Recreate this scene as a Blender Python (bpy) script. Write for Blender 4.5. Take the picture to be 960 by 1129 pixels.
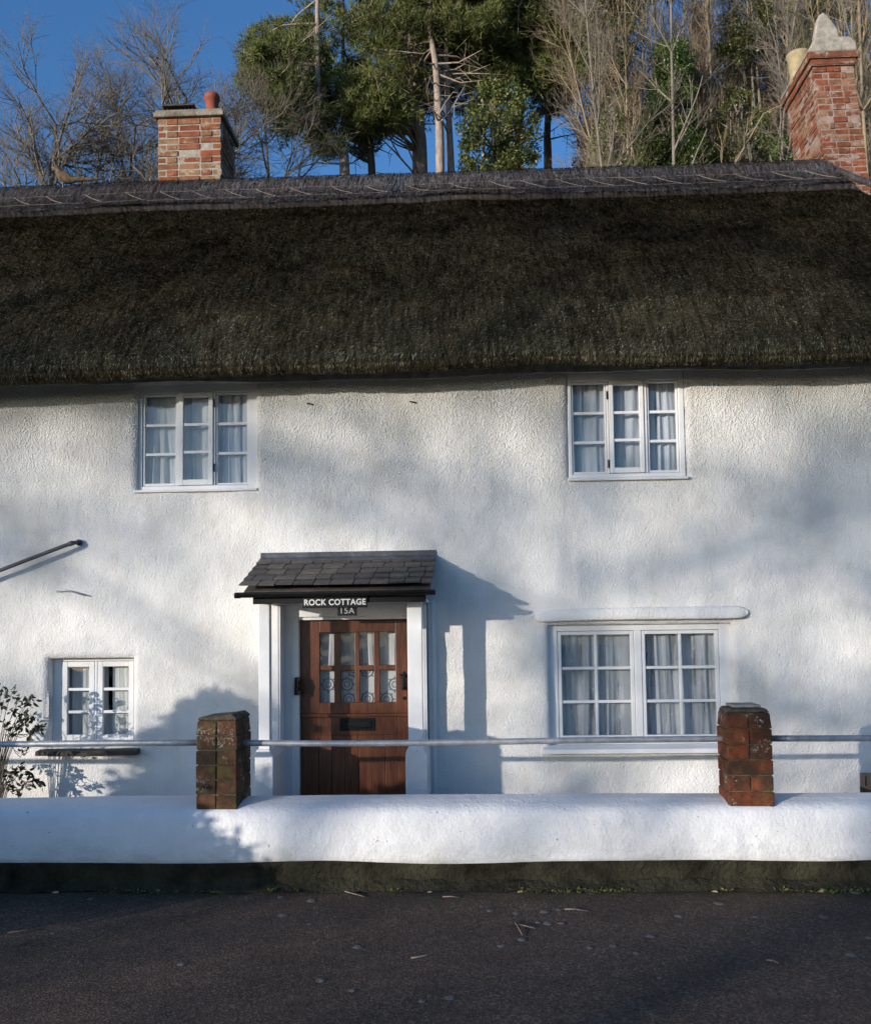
import bpy, math, random
import numpy as np
from mathutils import Vector, Matrix

for o in list(bpy.data.objects):
    bpy.data.objects.remove(o)
S = bpy.context.scene
COL = S.collection
rad = math.radians

# ------------------------------------------------------------------ camera
FPX, CAMD, CAMZ = 1066.0, 7.2, 1.6
YAW, PIT, ROL, PPY = rad(2.5), rad(3.5), rad(-0.75), 634.8
cam = bpy.data.cameras.new('camera')
co = bpy.data.objects.new('camera', cam)
COL.objects.link(co)
cam.sensor_fit = 'HORIZONTAL'
cam.sensor_width = 36.0
cam.lens = FPX / 960 * 36
cam.shift_y = (PPY - 564.5) / 960
cam.clip_end = 2000
RM = (Matrix.Rotation(YAW, 3, 'Z') @ Matrix.Rotation(math.pi / 2 + PIT, 3, 'X') @ Matrix.Rotation(ROL, 3, 'Z'))
co.matrix_world = Matrix.Translation((0, -CAMD, CAMZ)) @ RM.to_4x4()
S.camera = co


def at(px, py, Y):
    """world point seen at a photo position on the vertical plane Y"""
    d = RM @ Vector(((px - 480) / FPX, -(py - PPY) / FPX, -1))
    t = (Y + CAMD) / d.y
    return Vector((d.x * t, Y, CAMZ + d.z * t))


# ------------------------------------------------------------------ light
SUNV = Vector((-1, -1, 0.20)).normalized()
SUN_EL = math.asin(SUNV.z)
world = bpy.data.worlds.new("World")
S.world = world
world.use_nodes = True
wn = world.node_tree.nodes
wl = world.node_tree.links
sky = wn.new('ShaderNodeTexSky')
sky.sky_type = 'NISHITA'
sky.sun_disc = False
sky.sun_elevation = SUN_EL
sky.sun_rotation = rad(225)
sky.air_density = 1.0
sky.dust_density = 1.4
sky.ozone_density = 5.0
bg = wn['Background']
bg.inputs['Strength'].default_value = 0.14
wl.new(sky.outputs[0], bg.inputs[0])

sl = bpy.data.lights.new('sun', 'SUN')
sl.energy = 2.65
sl.angle = rad(0.53)
sl.color = (1.0, 0.91, 0.81)
so = bpy.data.objects.new('sun', sl)
COL.objects.link(so)
so.rotation_euler = SUNV.to_track_quat('Z', 'Y').to_euler()
so.location = (-20, -25, 20)

S.view_settings.view_transform = 'Standard'
S.view_settings.look = 'None'
S.view_settings.gamma = 1
S.view_settings.use_curve_mapping = False
S.view_settings.exposure = 0.9
S.cycles.max_bounces = 6
S.cycles.transparent_max_bounces = 12


# ------------------------------------------------------------------ materials
def c4(c):
    return (c[0], c[1], c[2], 1)


class Mat:
    def __init__(s, name, rough=0.8, spec=0.3):
        s.m = bpy.data.materials.new(name)
        s.m.use_nodes = True
        s.nt = s.m.node_tree
        s.N = s.nt.nodes
        s.b = s.N['Principled BSDF']
        s.b.inputs['Roughness'].default_value = rough
        s.b.inputs['Specular IOR Level'].default_value = spec
        s.tc = s.N.new('ShaderNodeTexCoord')
        s.geo = s.N.new('ShaderNodeNewGeometry')

    def L(s, a, b):
        s.nt.links.new(a, b)

    def pos(s, scale=(1, 1, 1)):
        mp = s.N.new('ShaderNodeMapping')
        mp.inputs['Scale'].default_value = scale
        s.L(s.geo.outputs['Position'], mp.inputs[0])
        return mp.outputs[0]

    def noise(s, scale, detail=4, rough=0.6, st=(1, 1, 1), dist=0.0):
        n = s.N.new('ShaderNodeTexNoise')
        n.inputs['Scale'].default_value = scale
        n.inputs['Detail'].default_value = detail
        n.inputs['Roughness'].default_value = rough
        n.inputs['Distortion'].default_value = dist
        s.L(s.pos(st), n.inputs['Vector'])
        return n.outputs['Fac']

    def voro(s, scale, feature='F1', st=(1, 1, 1), rnd=1.0, out='Distance'):
        n = s.N.new('ShaderNodeTexVoronoi')
        n.feature = feature
        n.inputs['Scale'].default_value = scale
        n.inputs['Randomness'].default_value = rnd
        s.L(s.pos(st), n.inputs['Vector'])
        return n.outputs[out]

    def ramp(s, fac, stops, interp='LINEAR'):
        r = s.N.new('ShaderNodeValToRGB')
        r.color_ramp.interpolation = interp
        e = r.color_ramp.elements
        while len(e) < len(stops):
            e.new(0.5)
        for k, (p, c) in enumerate(stops):
            e[k].position = p
            e[k].color = c4(c) if not isinstance(c, (int, float)) else (c, c, c, 1)
        s.L(fac, r.inputs[0])
        return r.outputs[0]

    def mix(s, fac, a, b, mode='MIX'):
        m = s.N.new('ShaderNodeMix')
        m.data_type = 'RGBA'
        m.blend_type = mode
        for v, k in ((fac, 0), (a, 6), (b, 7)):
            if hasattr(v, 'links') or hasattr(v, 'is_linked'):
                s.L(v, m.inputs[k])
            elif k == 0:
                m.inputs[0].default_value = v
            else:
                m.inputs[k].default_value = c4(v)
        return m.outputs[2]

    def math(s, op, a, b=0.0, clamp=False):
        m = s.N.new('ShaderNodeMath')
        m.operation = op
        m.use_clamp = clamp
        for k, v in enumerate((a, b)):
            if hasattr(v, 'is_linked'):
                s.L(v, m.inputs[k])
            else:
                m.inputs[k].default_value = v
        return m.outputs[0]

    def island(s):
        return s.geo.outputs['Random Per Island']

    def color(s, c):
        if hasattr(c, 'is_linked'):
            s.L(c, s.b.inputs['Base Color'])
        else:
            s.b.inputs['Base Color'].default_value = c4(c)
        return s

    def bump(s, h, dist=0.01, strength=1.0):
        b = s.N.new('ShaderNodeBump')
        b.inputs['Distance'].default_value = dist
        b.inputs['Strength'].default_value = strength
        s.L(h, b.inputs['Height'])
        s.L(b.outputs[0], s.b.inputs['Normal'])
        return s

    def trans(s, amt):
        """thin leaf: let part of the light through"""
        t = s.N.new('ShaderNodeBsdfTranslucent')
        out = s.N['Material Output']
        mx = s.N.new('ShaderNodeMixShader')
        mx.inputs[0].default_value = amt
        src = s.b.inputs['Base Color'].links
        if src:
            s.L(src[0].from_socket, t.inputs[0])
        else:
            t.inputs[0].default_value = s.b.inputs['Base Color'].default_value
        s.L(s.b.outputs[0], mx.inputs[1])
        s.L(t.outputs[0], mx.inputs[2])
        s.L(mx.outputs[0], out.inputs[0])
        return s


def m_render():
    m = Mat('white roughcast', 0.9, 0.15)
    g = m.noise(1.3, 5, 0.65)
    base = m.ramp(g, [(0.3, (0.66, 0.64, 0.60)), (0.55, (0.76, 0.75, 0.725)), (0.75, (0.81, 0.80, 0.78))])
    sp = m.N.new('ShaderNodeSeparateXYZ')
    m.L(m.geo.outputs['Position'], sp.inputs[0])
    # grime under the eaves and at the foot of the wall
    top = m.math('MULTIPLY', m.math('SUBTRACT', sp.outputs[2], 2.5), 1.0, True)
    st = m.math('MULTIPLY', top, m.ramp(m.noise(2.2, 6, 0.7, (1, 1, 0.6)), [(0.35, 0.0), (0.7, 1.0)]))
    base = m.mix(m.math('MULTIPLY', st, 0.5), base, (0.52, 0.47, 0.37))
    run = m.ramp(m.noise(5, 5, 0.65, (1, 1, 0.13)), [(0.52, 0.0), (0.72, 1.0)])
    base = m.mix(m.math('MULTIPLY', run, 0.28), base, (0.50, 0.48, 0.42))
    pits = m.ramp(m.voro(70, rnd=1.0), [(0.0, 0.0), (0.3, 1.0)])
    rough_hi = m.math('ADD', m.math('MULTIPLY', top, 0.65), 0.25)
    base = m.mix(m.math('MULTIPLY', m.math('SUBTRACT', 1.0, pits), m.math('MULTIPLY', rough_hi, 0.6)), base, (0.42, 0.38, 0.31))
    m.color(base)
    h1 = m.noise(52, 4, 0.65)
    h2 = m.noise(15, 3, 0.6)
    h3 = m.math('MULTIPLY', m.voro(85), 0.6)
    h = m.math('ADD', m.math('MULTIPLY', m.math('ADD', h1, h3), rough_hi), m.math('MULTIPLY', h2, 0.28))
    m.bump(h, 0.021, 1.0)
    return m.m


def m_lowwall():
    m = Mat('white painted low wall', 0.85, 0.2)
    g = m.noise(2.0, 5, 0.65)
    base = m.ramp(g, [(0.3, (0.64, 0.64, 0.64)), (0.6, (0.74, 0.74, 0.74))])
    sp = m.N.new('ShaderNodeSeparateXYZ')
    m.L(m.geo.outputs['Position'], sp.inputs[0])
    low = m.math('MULTIPLY', m.math('SUBTRACT', 0.47, sp.outputs[2]), 5.0, True)
    d = m.math('MULTIPLY', low, m.ramp(m.noise(7, 7, 0.75, (0.5, 1, 1.3)), [(0.42, 0.0), (0.62, 1.0)]))
    base = m.mix(m.math('MULTIPLY', d, 0.6), base, (0.36, 0.35, 0.31))
    chips = m.ramp(m.noise(26, 3, 0.6), [(0.70, 0.0), (0.73, 1.0)])
    base = m.mix(m.math('MULTIPLY', chips, 0.7), base, (0.22, 0.21, 0.19))
    m.color(base)
    m.bump(m.math('ADD', m.noise(11, 6, 0.65), m.math('MULTIPLY', m.noise(55, 4, 0.6), 0.5)), 0.010, 0.9)
    return m.m


def m_simple(name, col, rough=0.6, spec=0.3, var=0.15, scale=8, bump=0.0, metal=0.0, bscale=60):
    m = Mat(name, rough, spec)
    lo = tuple(max(0, v * (1 - var)) for v in col)
    hi = tuple(v * (1 + var) for v in col)
    m.color(m.ramp(m.noise(scale, 5, 0.65), [(0.3, lo), (0.7, hi)]))
    m.b.inputs['Metallic'].default_value = metal
    if bump:
        m.bump(m.noise(bscale, 4, 0.6), bump, 1.0)
    return m.m


def m_whitepaint():
    m = Mat('white gloss paint on timber', 0.38, 0.45)
    base = m.ramp(m.noise(5, 5, 0.6), [(0.3, (0.70, 0.70, 0.70)), (0.7, (0.79, 0.79, 0.785))])
    peel = m.ramp(m.noise(38, 6, 0.75), [(0.66, 0.0), (0.72, 1.0)])
    m.color(m.mix(m.math('MULTIPLY', peel, 0.45), base, (0.30, 0.28, 0.25)))
    m.bump(m.noise(30, 3, 0.6, (1, 1, 0.25)), 0.002, 0.8)
    return m.m


def m_brick(name, cols, lichen=0.0, moss=0.0, dirt=0.0, smear=None):
    m = Mat(name, 0.92, 0.15)
    isl = m.ramp(m.island(), [(i / (len(cols) - 1), c) for i, c in enumerate(cols)])
    n = m.ramp(m.noise(22, 6, 0.7), [(0.3, 0.55), (0.75, 1.25)])
    base = m.mix(1.0, isl, n, 'MULTIPLY')
    if smear:
        d = m.ramp(m.noise(smear[0], 7, 0.72, (1, 1, 1.6)), [(smear[1], 0.0), (smear[1] + .05, 1.0)])
        base = m.mix(m.math('MULTIPLY', d, 0.9), base, smear[2])
    if dirt:
        d = m.ramp(m.noise(7, 6, 0.7), [(0.38, 0.0), (0.60, 1.0)])
        base = m.mix(m.math('MULTIPLY', d, dirt), base, (0.030, 0.028, 0.022))
    if moss:
        d = m.ramp(m.noise(11, 6, 0.7), [(0.5, 0.0), (0.64, 1.0)])
        base = m.mix(m.math('MULTIPLY', d, moss), base, (0.10, 0.105, 0.035))
    if lichen:
        v = m.ramp(m.noise(62, 5, 0.7, dist=0.6), [(0.54, 0.0), (0.60, 1.0)])
        k = m.ramp(m.noise(6.5, 3, 0.6), [(0.54, 0.0), (0.62, 1.0)])
        base = m.mix(m.math('MULTIPLY', m.math('MULTIPLY', v, k), lichen), base, (0.50, 0.50, 0.42))
    m.color(base)
    m.bump(m.noise(70, 5, 0.7), 0.006, 1.0)
    return m.m


def m_thatch(name, cols, island=True, moss=0.5, mosscol=(0.12, 0.125, 0.05)):
    m = Mat(name, 1.0, 0.0)
    f = m.island() if island else m.noise(60, 4, 0.7, (1, 0.25, 0.25))
    base = m.ramp(f, cols)
    # weathering in broad patches down the slope
    p = m.ramp(m.noise(0.9, 5, 0.62, (1, 0.75, 0.75), 0.6), [(0.36, 0.8), (0.66, 1.25)])
    base = m.mix(1.0, base, p, 'MULTIPLY')
    q = m.ramp(m.noise(2.3, 4, 0.6, (1, 0.8, 0.8)), [(0.5, 0.0), (0.68, 1.0)])
    base = m.mix(m.math('MULTIPLY', q, 0.22), base, (0.115, 0.075, 0.042))
    stk = m.ramp(m.noise(30, 4, 0.7, (1, 0.14, 0.14)), [(0.35, 0.5), (0.65, 1.55)])
    base = m.mix(1.0, base, stk, 'MULTIPLY')
    k = m.math('MULTIPLY', m.ramp(m.noise(3.1, 5, 0.65), [(0.52, 0.0), (0.68, 1.0)]), m.ramp(m.noise(40, 3, 0.6), [(0.5, 0.0), (0.62, 1.0)]))
    base = m.mix(m.math('MULTIPLY', k, moss), base, mosscol)
    m.color(base)
    if not island:
        m.bump(m.noise(85, 5, 0.75, (1, 0.35, 0.35)), 0.03, 1.0)
    return m.m


def m_bark(name, a, b, scale=14, bump=0.02):
    m = Mat(name, 0.95, 0.1)
    m.color(m.ramp(m.noise(scale, 6, 0.7, (1, 1, 0.35)), [(0.3, a), (0.7, b)]))
    m.bump(m.noise(scale * 1.6, 5, 0.7, (1, 1, 0.25)), bump, 1.0)
    return m.m


def m_leaf(name, cols, t=0.25, rough=0.6, spec=0.3, big=0.35):
    m = Mat(name, rough, spec)
    base = m.ramp(m.island(), [(i / (len(cols) - 1), c) for i, c in enumerate(cols)])
    p = m.ramp(m.noise(big, 3, 0.6), [(0.35, 0.7), (0.65, 1.35)])
    m.color(m.mix(1.0, base, p, 'MULTIPLY'))
    m.trans(t)
    return m.m


def m_wood_door():
    m = Mat('varnished red brown door wood', 0.33, 0.5)
    g = m.noise(9, 6, 0.7, (6, 1, 0.5), 0.7)
    base = m.ramp(g, [(0.3, (0.055, 0.018, 0.008)), (0.55, (0.13, 0.040, 0.015)), (0.75, (0.27, 0.085, 0.026))])
    w = m.ramp(m.noise(1.6, 3, 0.5), [(0.35, 0.55), (0.65, 1.2)])
    m.color(m.mix(1.0, base, w, 'MULTIPLY'))
    m.bump(g, 0.002, 0.8)
    return m.m


def m_asphalt():
    m = Mat('asphalt', 0.85, 0.28)
    g = m.noise(0.5, 4, 0.6)
    base = m.ramp(g, [(0.3, (0.074, 0.050, 0.036)), (0.7, (0.108, 0.075, 0.055))])
    fine = m.ramp(m.voro(100, out='Color'), [(0.1, 0.45), (0.6, 1.0), (0.95, 2.2)])
    tar = m.ramp(m.noise(3.5, 5, 0.7), [(0.35, 0.75), (0.65, 1.2)])
    base = m.mix(1.0, base, tar, 'MULTIPLY')
    base = m.mix(1.0, base, fine, 'MULTIPLY')
    chip = m.ramp(m.voro(75), [(0.10, 1.0), (0.18, 0.0)])
    base = m.mix(m.math('MULTIPLY', chip, 0.6), base, (0.24, 0.22, 0.20))
    sp = m.N.new('ShaderNodeSeparateXYZ')
    m.L(m.geo.outputs['Position'], sp.inputs[0])
    edge = m.math('MULTIPLY', m.math('ADD', sp.outputs[1], 2.0), 3.2, True)
    mo = m.math('MULTIPLY', edge, m.ramp(m.noise(9, 6, 0.7), [(0.36, 0.0), (0.6, 1.0)]))
    base = m.mix(m.math('MULTIPLY', mo, 0.8), base, (0.040, 0.037, 0.018))
    m.color(base)
    m.bump(m.math('ADD', m.noise(160, 4, 0.75), m.math('MULTIPLY', m.voro(85), 0.9)), 0.009, 1.0)
    return m.m


def m_glass():
    m = bpy.data.materials.new('window glass')
    m.use_nodes = True
    N = m.node_tree.nodes
    Lk = m.node_tree.links
    N.remove(N['Principled BSDF'])
    # same reflectance from both faces of the thin pane (Schlick)
    lw = N.new('ShaderNodeLayerWeight')
    lw.inputs[0].default_value = 0.5
    pw = N.new('ShaderNodeMath')
    pw.operation = 'POWER'
    Lk.new(lw.outputs['Facing'], pw.inputs[0])
    pw.inputs[1].default_value = 5.0
    fr = N.new('ShaderNodeMath')
    fr.operation = 'MULTIPLY_ADD'
    Lk.new(pw.outputs[0], fr.inputs[0])
    fr.inputs[1].default_value = 0.9
    fr.inputs[2].default_value = 0.09
    tr = N.new('ShaderNodeBsdfTransparent')
    tr.inputs[0].default_value = (0.90, 0.93, 0.94, 1)
    gl = N.new('ShaderNodeBsdfGlossy')
    gl.inputs['Roughness'].default_value = 0.02
    no = N.new('ShaderNodeTexNoise')
    no.inputs['Scale'].default_value = 3.5
    bp = N.new('ShaderNodeBump')
    bp.inputs['Distance'].default_value = 0.02
    bp.inputs['Strength'].default_value = 0.5
    tc = N.new('ShaderNodeNewGeometry')
    Lk.new(tc.outputs['Position'], no.inputs['Vector'])
    Lk.new(no.outputs[0], bp.inputs['Height'])
    Lk.new(bp.outputs[0], gl.inputs['Normal'])
    mx = N.new('ShaderNodeMixShader')
    Lk.new(fr.outputs[0], mx.inputs[0])
    Lk.new(tr.outputs[0], mx.inputs[1])
    Lk.new(gl.outputs[0], mx.inputs[2])
    Lk.new(mx.outputs[0], N['Material Output'].inputs[0])
    return m


def m_net(name, col, hole, spots=0):
    m = Mat(name, 0.9, 0.1)
    N = m.N
    m.color(col)
    tl = N.new('ShaderNodeBsdfTranslucent')
    tl.inputs[0].default_value = c4(col)
    tr = N.new('ShaderNodeBsdfTransparent')
    m1 = N.new('ShaderNodeMixShader')
    m1.inputs[0].default_value = 0.12
    m.L(m.b.outputs[0], m1.inputs[1])
    m.L(tl.outputs[0], m1.inputs[2])
    m2 = N.new('ShaderNodeMixShader')
    f = m.ramp(m.noise(16, 4, 0.7, (1, 0.0, 0.07)), [(0.42, 0.0), (0.54, hole * .7), (0.68, min(1, hole * 3.2))])
    if spots:
        s = m.ramp(m.voro(spots, st=(1, 0.3, 0.55)), [(0.16, 0.0), (0.24, 1.0)])
        f = m.math('MULTIPLY', f, s)
    m.L(f, m2.inputs[0])
    m.L(m1.outputs[0], m2.inputs[1])
    m.L(tr.outputs[0], m2.inputs[2])
    m.L(m2.outputs[0], N['Material Output'].inputs[0])
    return m.m


M = dict(
    render=m_render(), lowwall=m_lowwall(), paint=m_whitepaint(), glass=m_glass(), asphalt=m_asphalt(), door=m_wood_door(),
    plinth=m_simple('mossy tarred plinth', (0.034, 0.031, 0.020), 0.95, 0.1, 0.7, 5, 0.02, 0, 35),
    soil=m_simple('damp garden soil', (0.06, 0.05, 0.035), 0.95, 0.1, 0.4, 3, 0.03),
    grass=m_simple('rough grass', (0.045, 0.06, 0.022), 0.95, 0.1, 0.4, 1.2, 0.05, 0, 12),
    galv=m_simple('galvanised steel', (0.40, 0.41, 0.42), 0.5, 0.5, 0.25, 18, 0.0015, 0.55, 120),
    darkpipe=m_simple('grey iron pipe', (0.09, 0.09, 0.10), 0.6, 0.4, 0.3, 12, 0.002),
    black=m_simple('black painted metal', (0.007, 0.007, 0.008), 0.6, 0.22, 0.5, 20, 0.001),
    lead=m_simple('lead sheet', (0.065, 0.068, 0.080), 0.55, 0.4, 0.3, 9, 0.004, 0.0, 25),
    slate=None, stone=m_simple('weathered stone', (0.26, 0.22, 0.17), 0.95, 0.15, 0.45, 9, 0.01),
    mortar=m_simple('old lime mortar', (0.34, 0.31, 0.26), 0.95, 0.1, 0.35, 14, 0.008),
    mortar_red=m_simple('old mortar on brick', (0.29, 0.21, 0.17), 0.95, 0.1, 0.4, 14, 0.008),
    mortar_dark=m_simple('dirty mortar', (0.10, 0.082, 0.06), 0.95, 0.1, 0.6, 20, 0.008),
    terracotta=m_simple('terracotta pot', (0.26, 0.075, 0.05), 0.8, 0.2, 0.25, 12, 0.004),
    buffpot=m_simple('buff clay pot', (0.36, 0.29, 0.17), 0.8, 0.2, 0.2, 12, 0.003),
    dark=m_simple('dark room', (0.13, 0.12, 0.11), 0.9, 0.1, 0.2, 3),
    timber=m_simple('grey weathered timber', (0.07, 0.06, 0.05), 0.9, 0.15, 0.5, 22, 0.004),
    eaveboard=m_simple('dirty painted eaves board', (0.42, 0.39, 0.34), 0.85, 0.2, 0.35, 14, 0.005),
    white=m_simple('white lettering', (0.62, 0.62, 0.60), 0.5, 0.3, 0.05, 10),
    greyletter=m_simple('dull grey lettering', (0.34, 0.34, 0.34), 0.5, 0.3, 0.1, 10),
    hazel=m_simple('split hazel rods', (0.19, 0.155, 0.135), 0.9, 0.1, 0.5, 30),
    straw=m_simple('weathered straw', (0.13, 0.092, 0.058), 0.95, 0.1, 0.6, 30, 0.01, 0, 90),
    net=m_net('white net', (0.62, 0.63, 0.66), 0.22),
    netdot=m_net('dotted net', (0.62, 0.63, 0.66), 0.26, 26),
    lace=m_net('white lace', (0.70, 0.70, 0.70), 0.12),
    curtain=m_net('white cotton', (0.78, 0.76, 0.72), 0.0),
    bark_pine=m_bark('pine bark', (0.20, 0.15, 0.12), (0.48, 0.39, 0.32), 9, 0.03),
    bark_grey=m_bark('grey twig bark', (0.13, 0.112, 0.088), (0.27, 0.235, 0.19), 6, 0.01),
    bark_tan=m_bark('tan sapling bark', (0.17, 0.13, 0.085), (0.36, 0.285, 0.185), 4, 0.01),
    bark_dark=m_bark('dark bark', (0.05, 0.042, 0.034), (0.13, 0.11, 0.09), 8, 0.02),
    bark_red=m_bark('reddish pine trunk bark', (0.13, 0.085, 0.065), (0.34, 0.24, 0.19), 6, 0.03),
    needle=m_leaf('pine needles', [(0.06, 0.08, 0.022), (0.13, 0.155, 0.045), (0.22, 0.22, 0.07)], 0.2, 0.55),
    ivy=m_leaf('ivy leaves', [(0.045, 0.060, 0.016), (0.085, 0.105, 0.026), (0.18, 0.19, 0.05)], 0.2, 0.4, 0.45),
    laurel=m_leaf('laurel leaves', [(0.05, 0.09, 0.02), (0.10, 0.16, 0.035), (0.17, 0.21, 0.06)], 0.3, 0.4, 0.45),
    shrubleaf=m_leaf('dark glossy shrub leaves', [(0.018, 0.026, 0.014), (0.035, 0.045, 0.022), (0.07, 0.065, 0.035)], 0.1, 0.4, 0.4, 4),
    weed=m_leaf('weeds', [(0.05, 0.085, 0.02), (0.12, 0.15, 0.04), (0.20, 0.17, 0.08)], 0.3, 0.7, 0.2, 5),
    dryleaf=m_leaf('dry fallen leaves', [(0.22, 0.14, 0.06), (0.45, 0.36, 0.20), (0.32, 0.26, 0.14)], 0.1, 0.8, 0.2, 4),
)
ms = Mat('roof slates', 0.62, 0.35)
ms.color(ms.mix(1.0, ms.ramp(ms.island(), [(0, (0.034, 0.032, 0.033)), (0.5, (0.058, 0.054, 0.052)), (1, (0.095, 0.084, 0.074))]), ms.ramp(ms.noise(16, 6, 0.7), [(0.3, 0.6), (0.7, 1.35)]), 'MULTIPLY'))
ms.bump(ms.noise(45, 5, 0.7), 0.005, 1.0)
M['slate'] = ms.m
M['brick_orange'] = m_brick('orange chimney brick', [(0.30, 0.085, 0.040), (0.40, 0.13, 0.06), (0.26, 0.07, 0.04), (0.36, 0.20, 0.11), (0.34, 0.12, 0.06)], 0.3, 0.3, 0.35, (4.5, 0.56, (0.42, 0.36, 0.26)))
M['brick_red'] = m_brick('red chimney brick', [(0.22, 0.070, 0.036), (0.33, 0.105, 0.052), (0.26, 0.078, 0.040), (0.36, 0.20, 0.12), (0.17, 0.052, 0.032)], 0.2, 0.0, 0.4, (5.0, 0.54, (0.40, 0.31, 0.26)))
M['brick_dark'] = m_brick('sooty pillar brick', [(0.10, 0.050, 0.028), (0.19, 0.085, 0.045), (0.070, 0.045, 0.026), (0.22, 0.085, 0.04)], 0.55, 0.6, 0.75)
M['brick_warm'] = m_brick('red pillar brick', [(0.26, 0.070, 0.030), (0.17, 0.050, 0.026), (0.30, 0.085, 0.036), (0.12, 0.045, 0.028)], 0.9, 0.25, 0.8)
TH = [(0.0, (0.026, 0.025, 0.016)), (0.5, (0.068, 0.062, 0.038)), (0.82, (0.12, 0.112, 0.074)), (0.95, (0.20, 0.195, 0.135)), (1.0, (0.36, 0.36, 0.27))]
M['thatch'] = m_thatch('weathered reed thatch', TH, True, 0.75, (0.085, 0.11, 0.035))
M['thatch_base'] = m_thatch('thatch body', [(0.3, (0.022, 0.019, 0.014)), (0.7, (0.070, 0.056, 0.038))], False, 0.4)
RC = [(0.0, (0.046, 0.043, 0.045)), (0.6, (0.082, 0.076, 0.078)), (1.0, (0.15, 0.138, 0.135))]
M['ridge'] = m_thatch('grey straw ridge', RC, True, 0.1)
M['ridge_base'] = m_thatch('grey straw ridge body', [(0.3, (0.046, 0.043, 0.045)), (0.7, (0.092, 0.084, 0.086))], False, 0.1)


# ------------------------------------------------------------------ mesh helpers
def np_mesh(name, V, polys):
    """V n x 3, polys = list of (m x k) index arrays"""
    me = bpy.data.meshes.new(name)
    V = np.asarray(V, dtype=np.float32)
    me.vertices.add(len(V))
    me.vertices.foreach_set('co', V.ravel())
    loops, starts, pos = [], [], 0
    for P in polys:
        P = np.asarray(P, dtype=np.int32)
        if len(P) == 0:
            continue
        k = P.shape[1]
        loops.append(P.ravel())
        starts.append(pos + np.arange(len(P)) * k)
        pos += P.size
    loops = np.concatenate(loops)
    starts = np.concatenate(starts)
    me.loops.add(len(loops))
    me.loops.foreach_set('vertex_index', loops)
    me.polygons.add(len(starts))
    me.polygons.foreach_set('loop_start', starts.astype(np.int32))
    me.update(calc_edges=True)
    me.validate()
    return me


def smooth(me):
    me.polygons.foreach_set('use_smooth', np.ones(len(me.polygons), dtype=bool))
    return me


def link(name, me, mat, parent=None, loc=None):
    o = bpy.data.objects.new(name, me)
    COL.objects.link(o)
    if mat is not None:
        me.materials.append(mat)
    if parent is not None:
        o.parent = parent
    return o


def wloc(o):
    v = Vector((0, 0, 0))
    while o is not None:
        v += Vector(o.location)
        o = o.parent
    return v


def tag(o, label=None, cat=None, group=None, kind=None):
    if label: o['label'] = label
    if cat: o['category'] = cat
    if group: o['group'] = group
    if kind: o['kind'] = kind
    return o


def thing(name, label, cat, loc=(0, 0, 0), group=None):
    o = bpy.data.objects.new(name, None)
    o.empty_display_size = 0.2
    COL.objects.link(o)
    o.location = loc
    return tag(o, label, cat, group)


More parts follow.
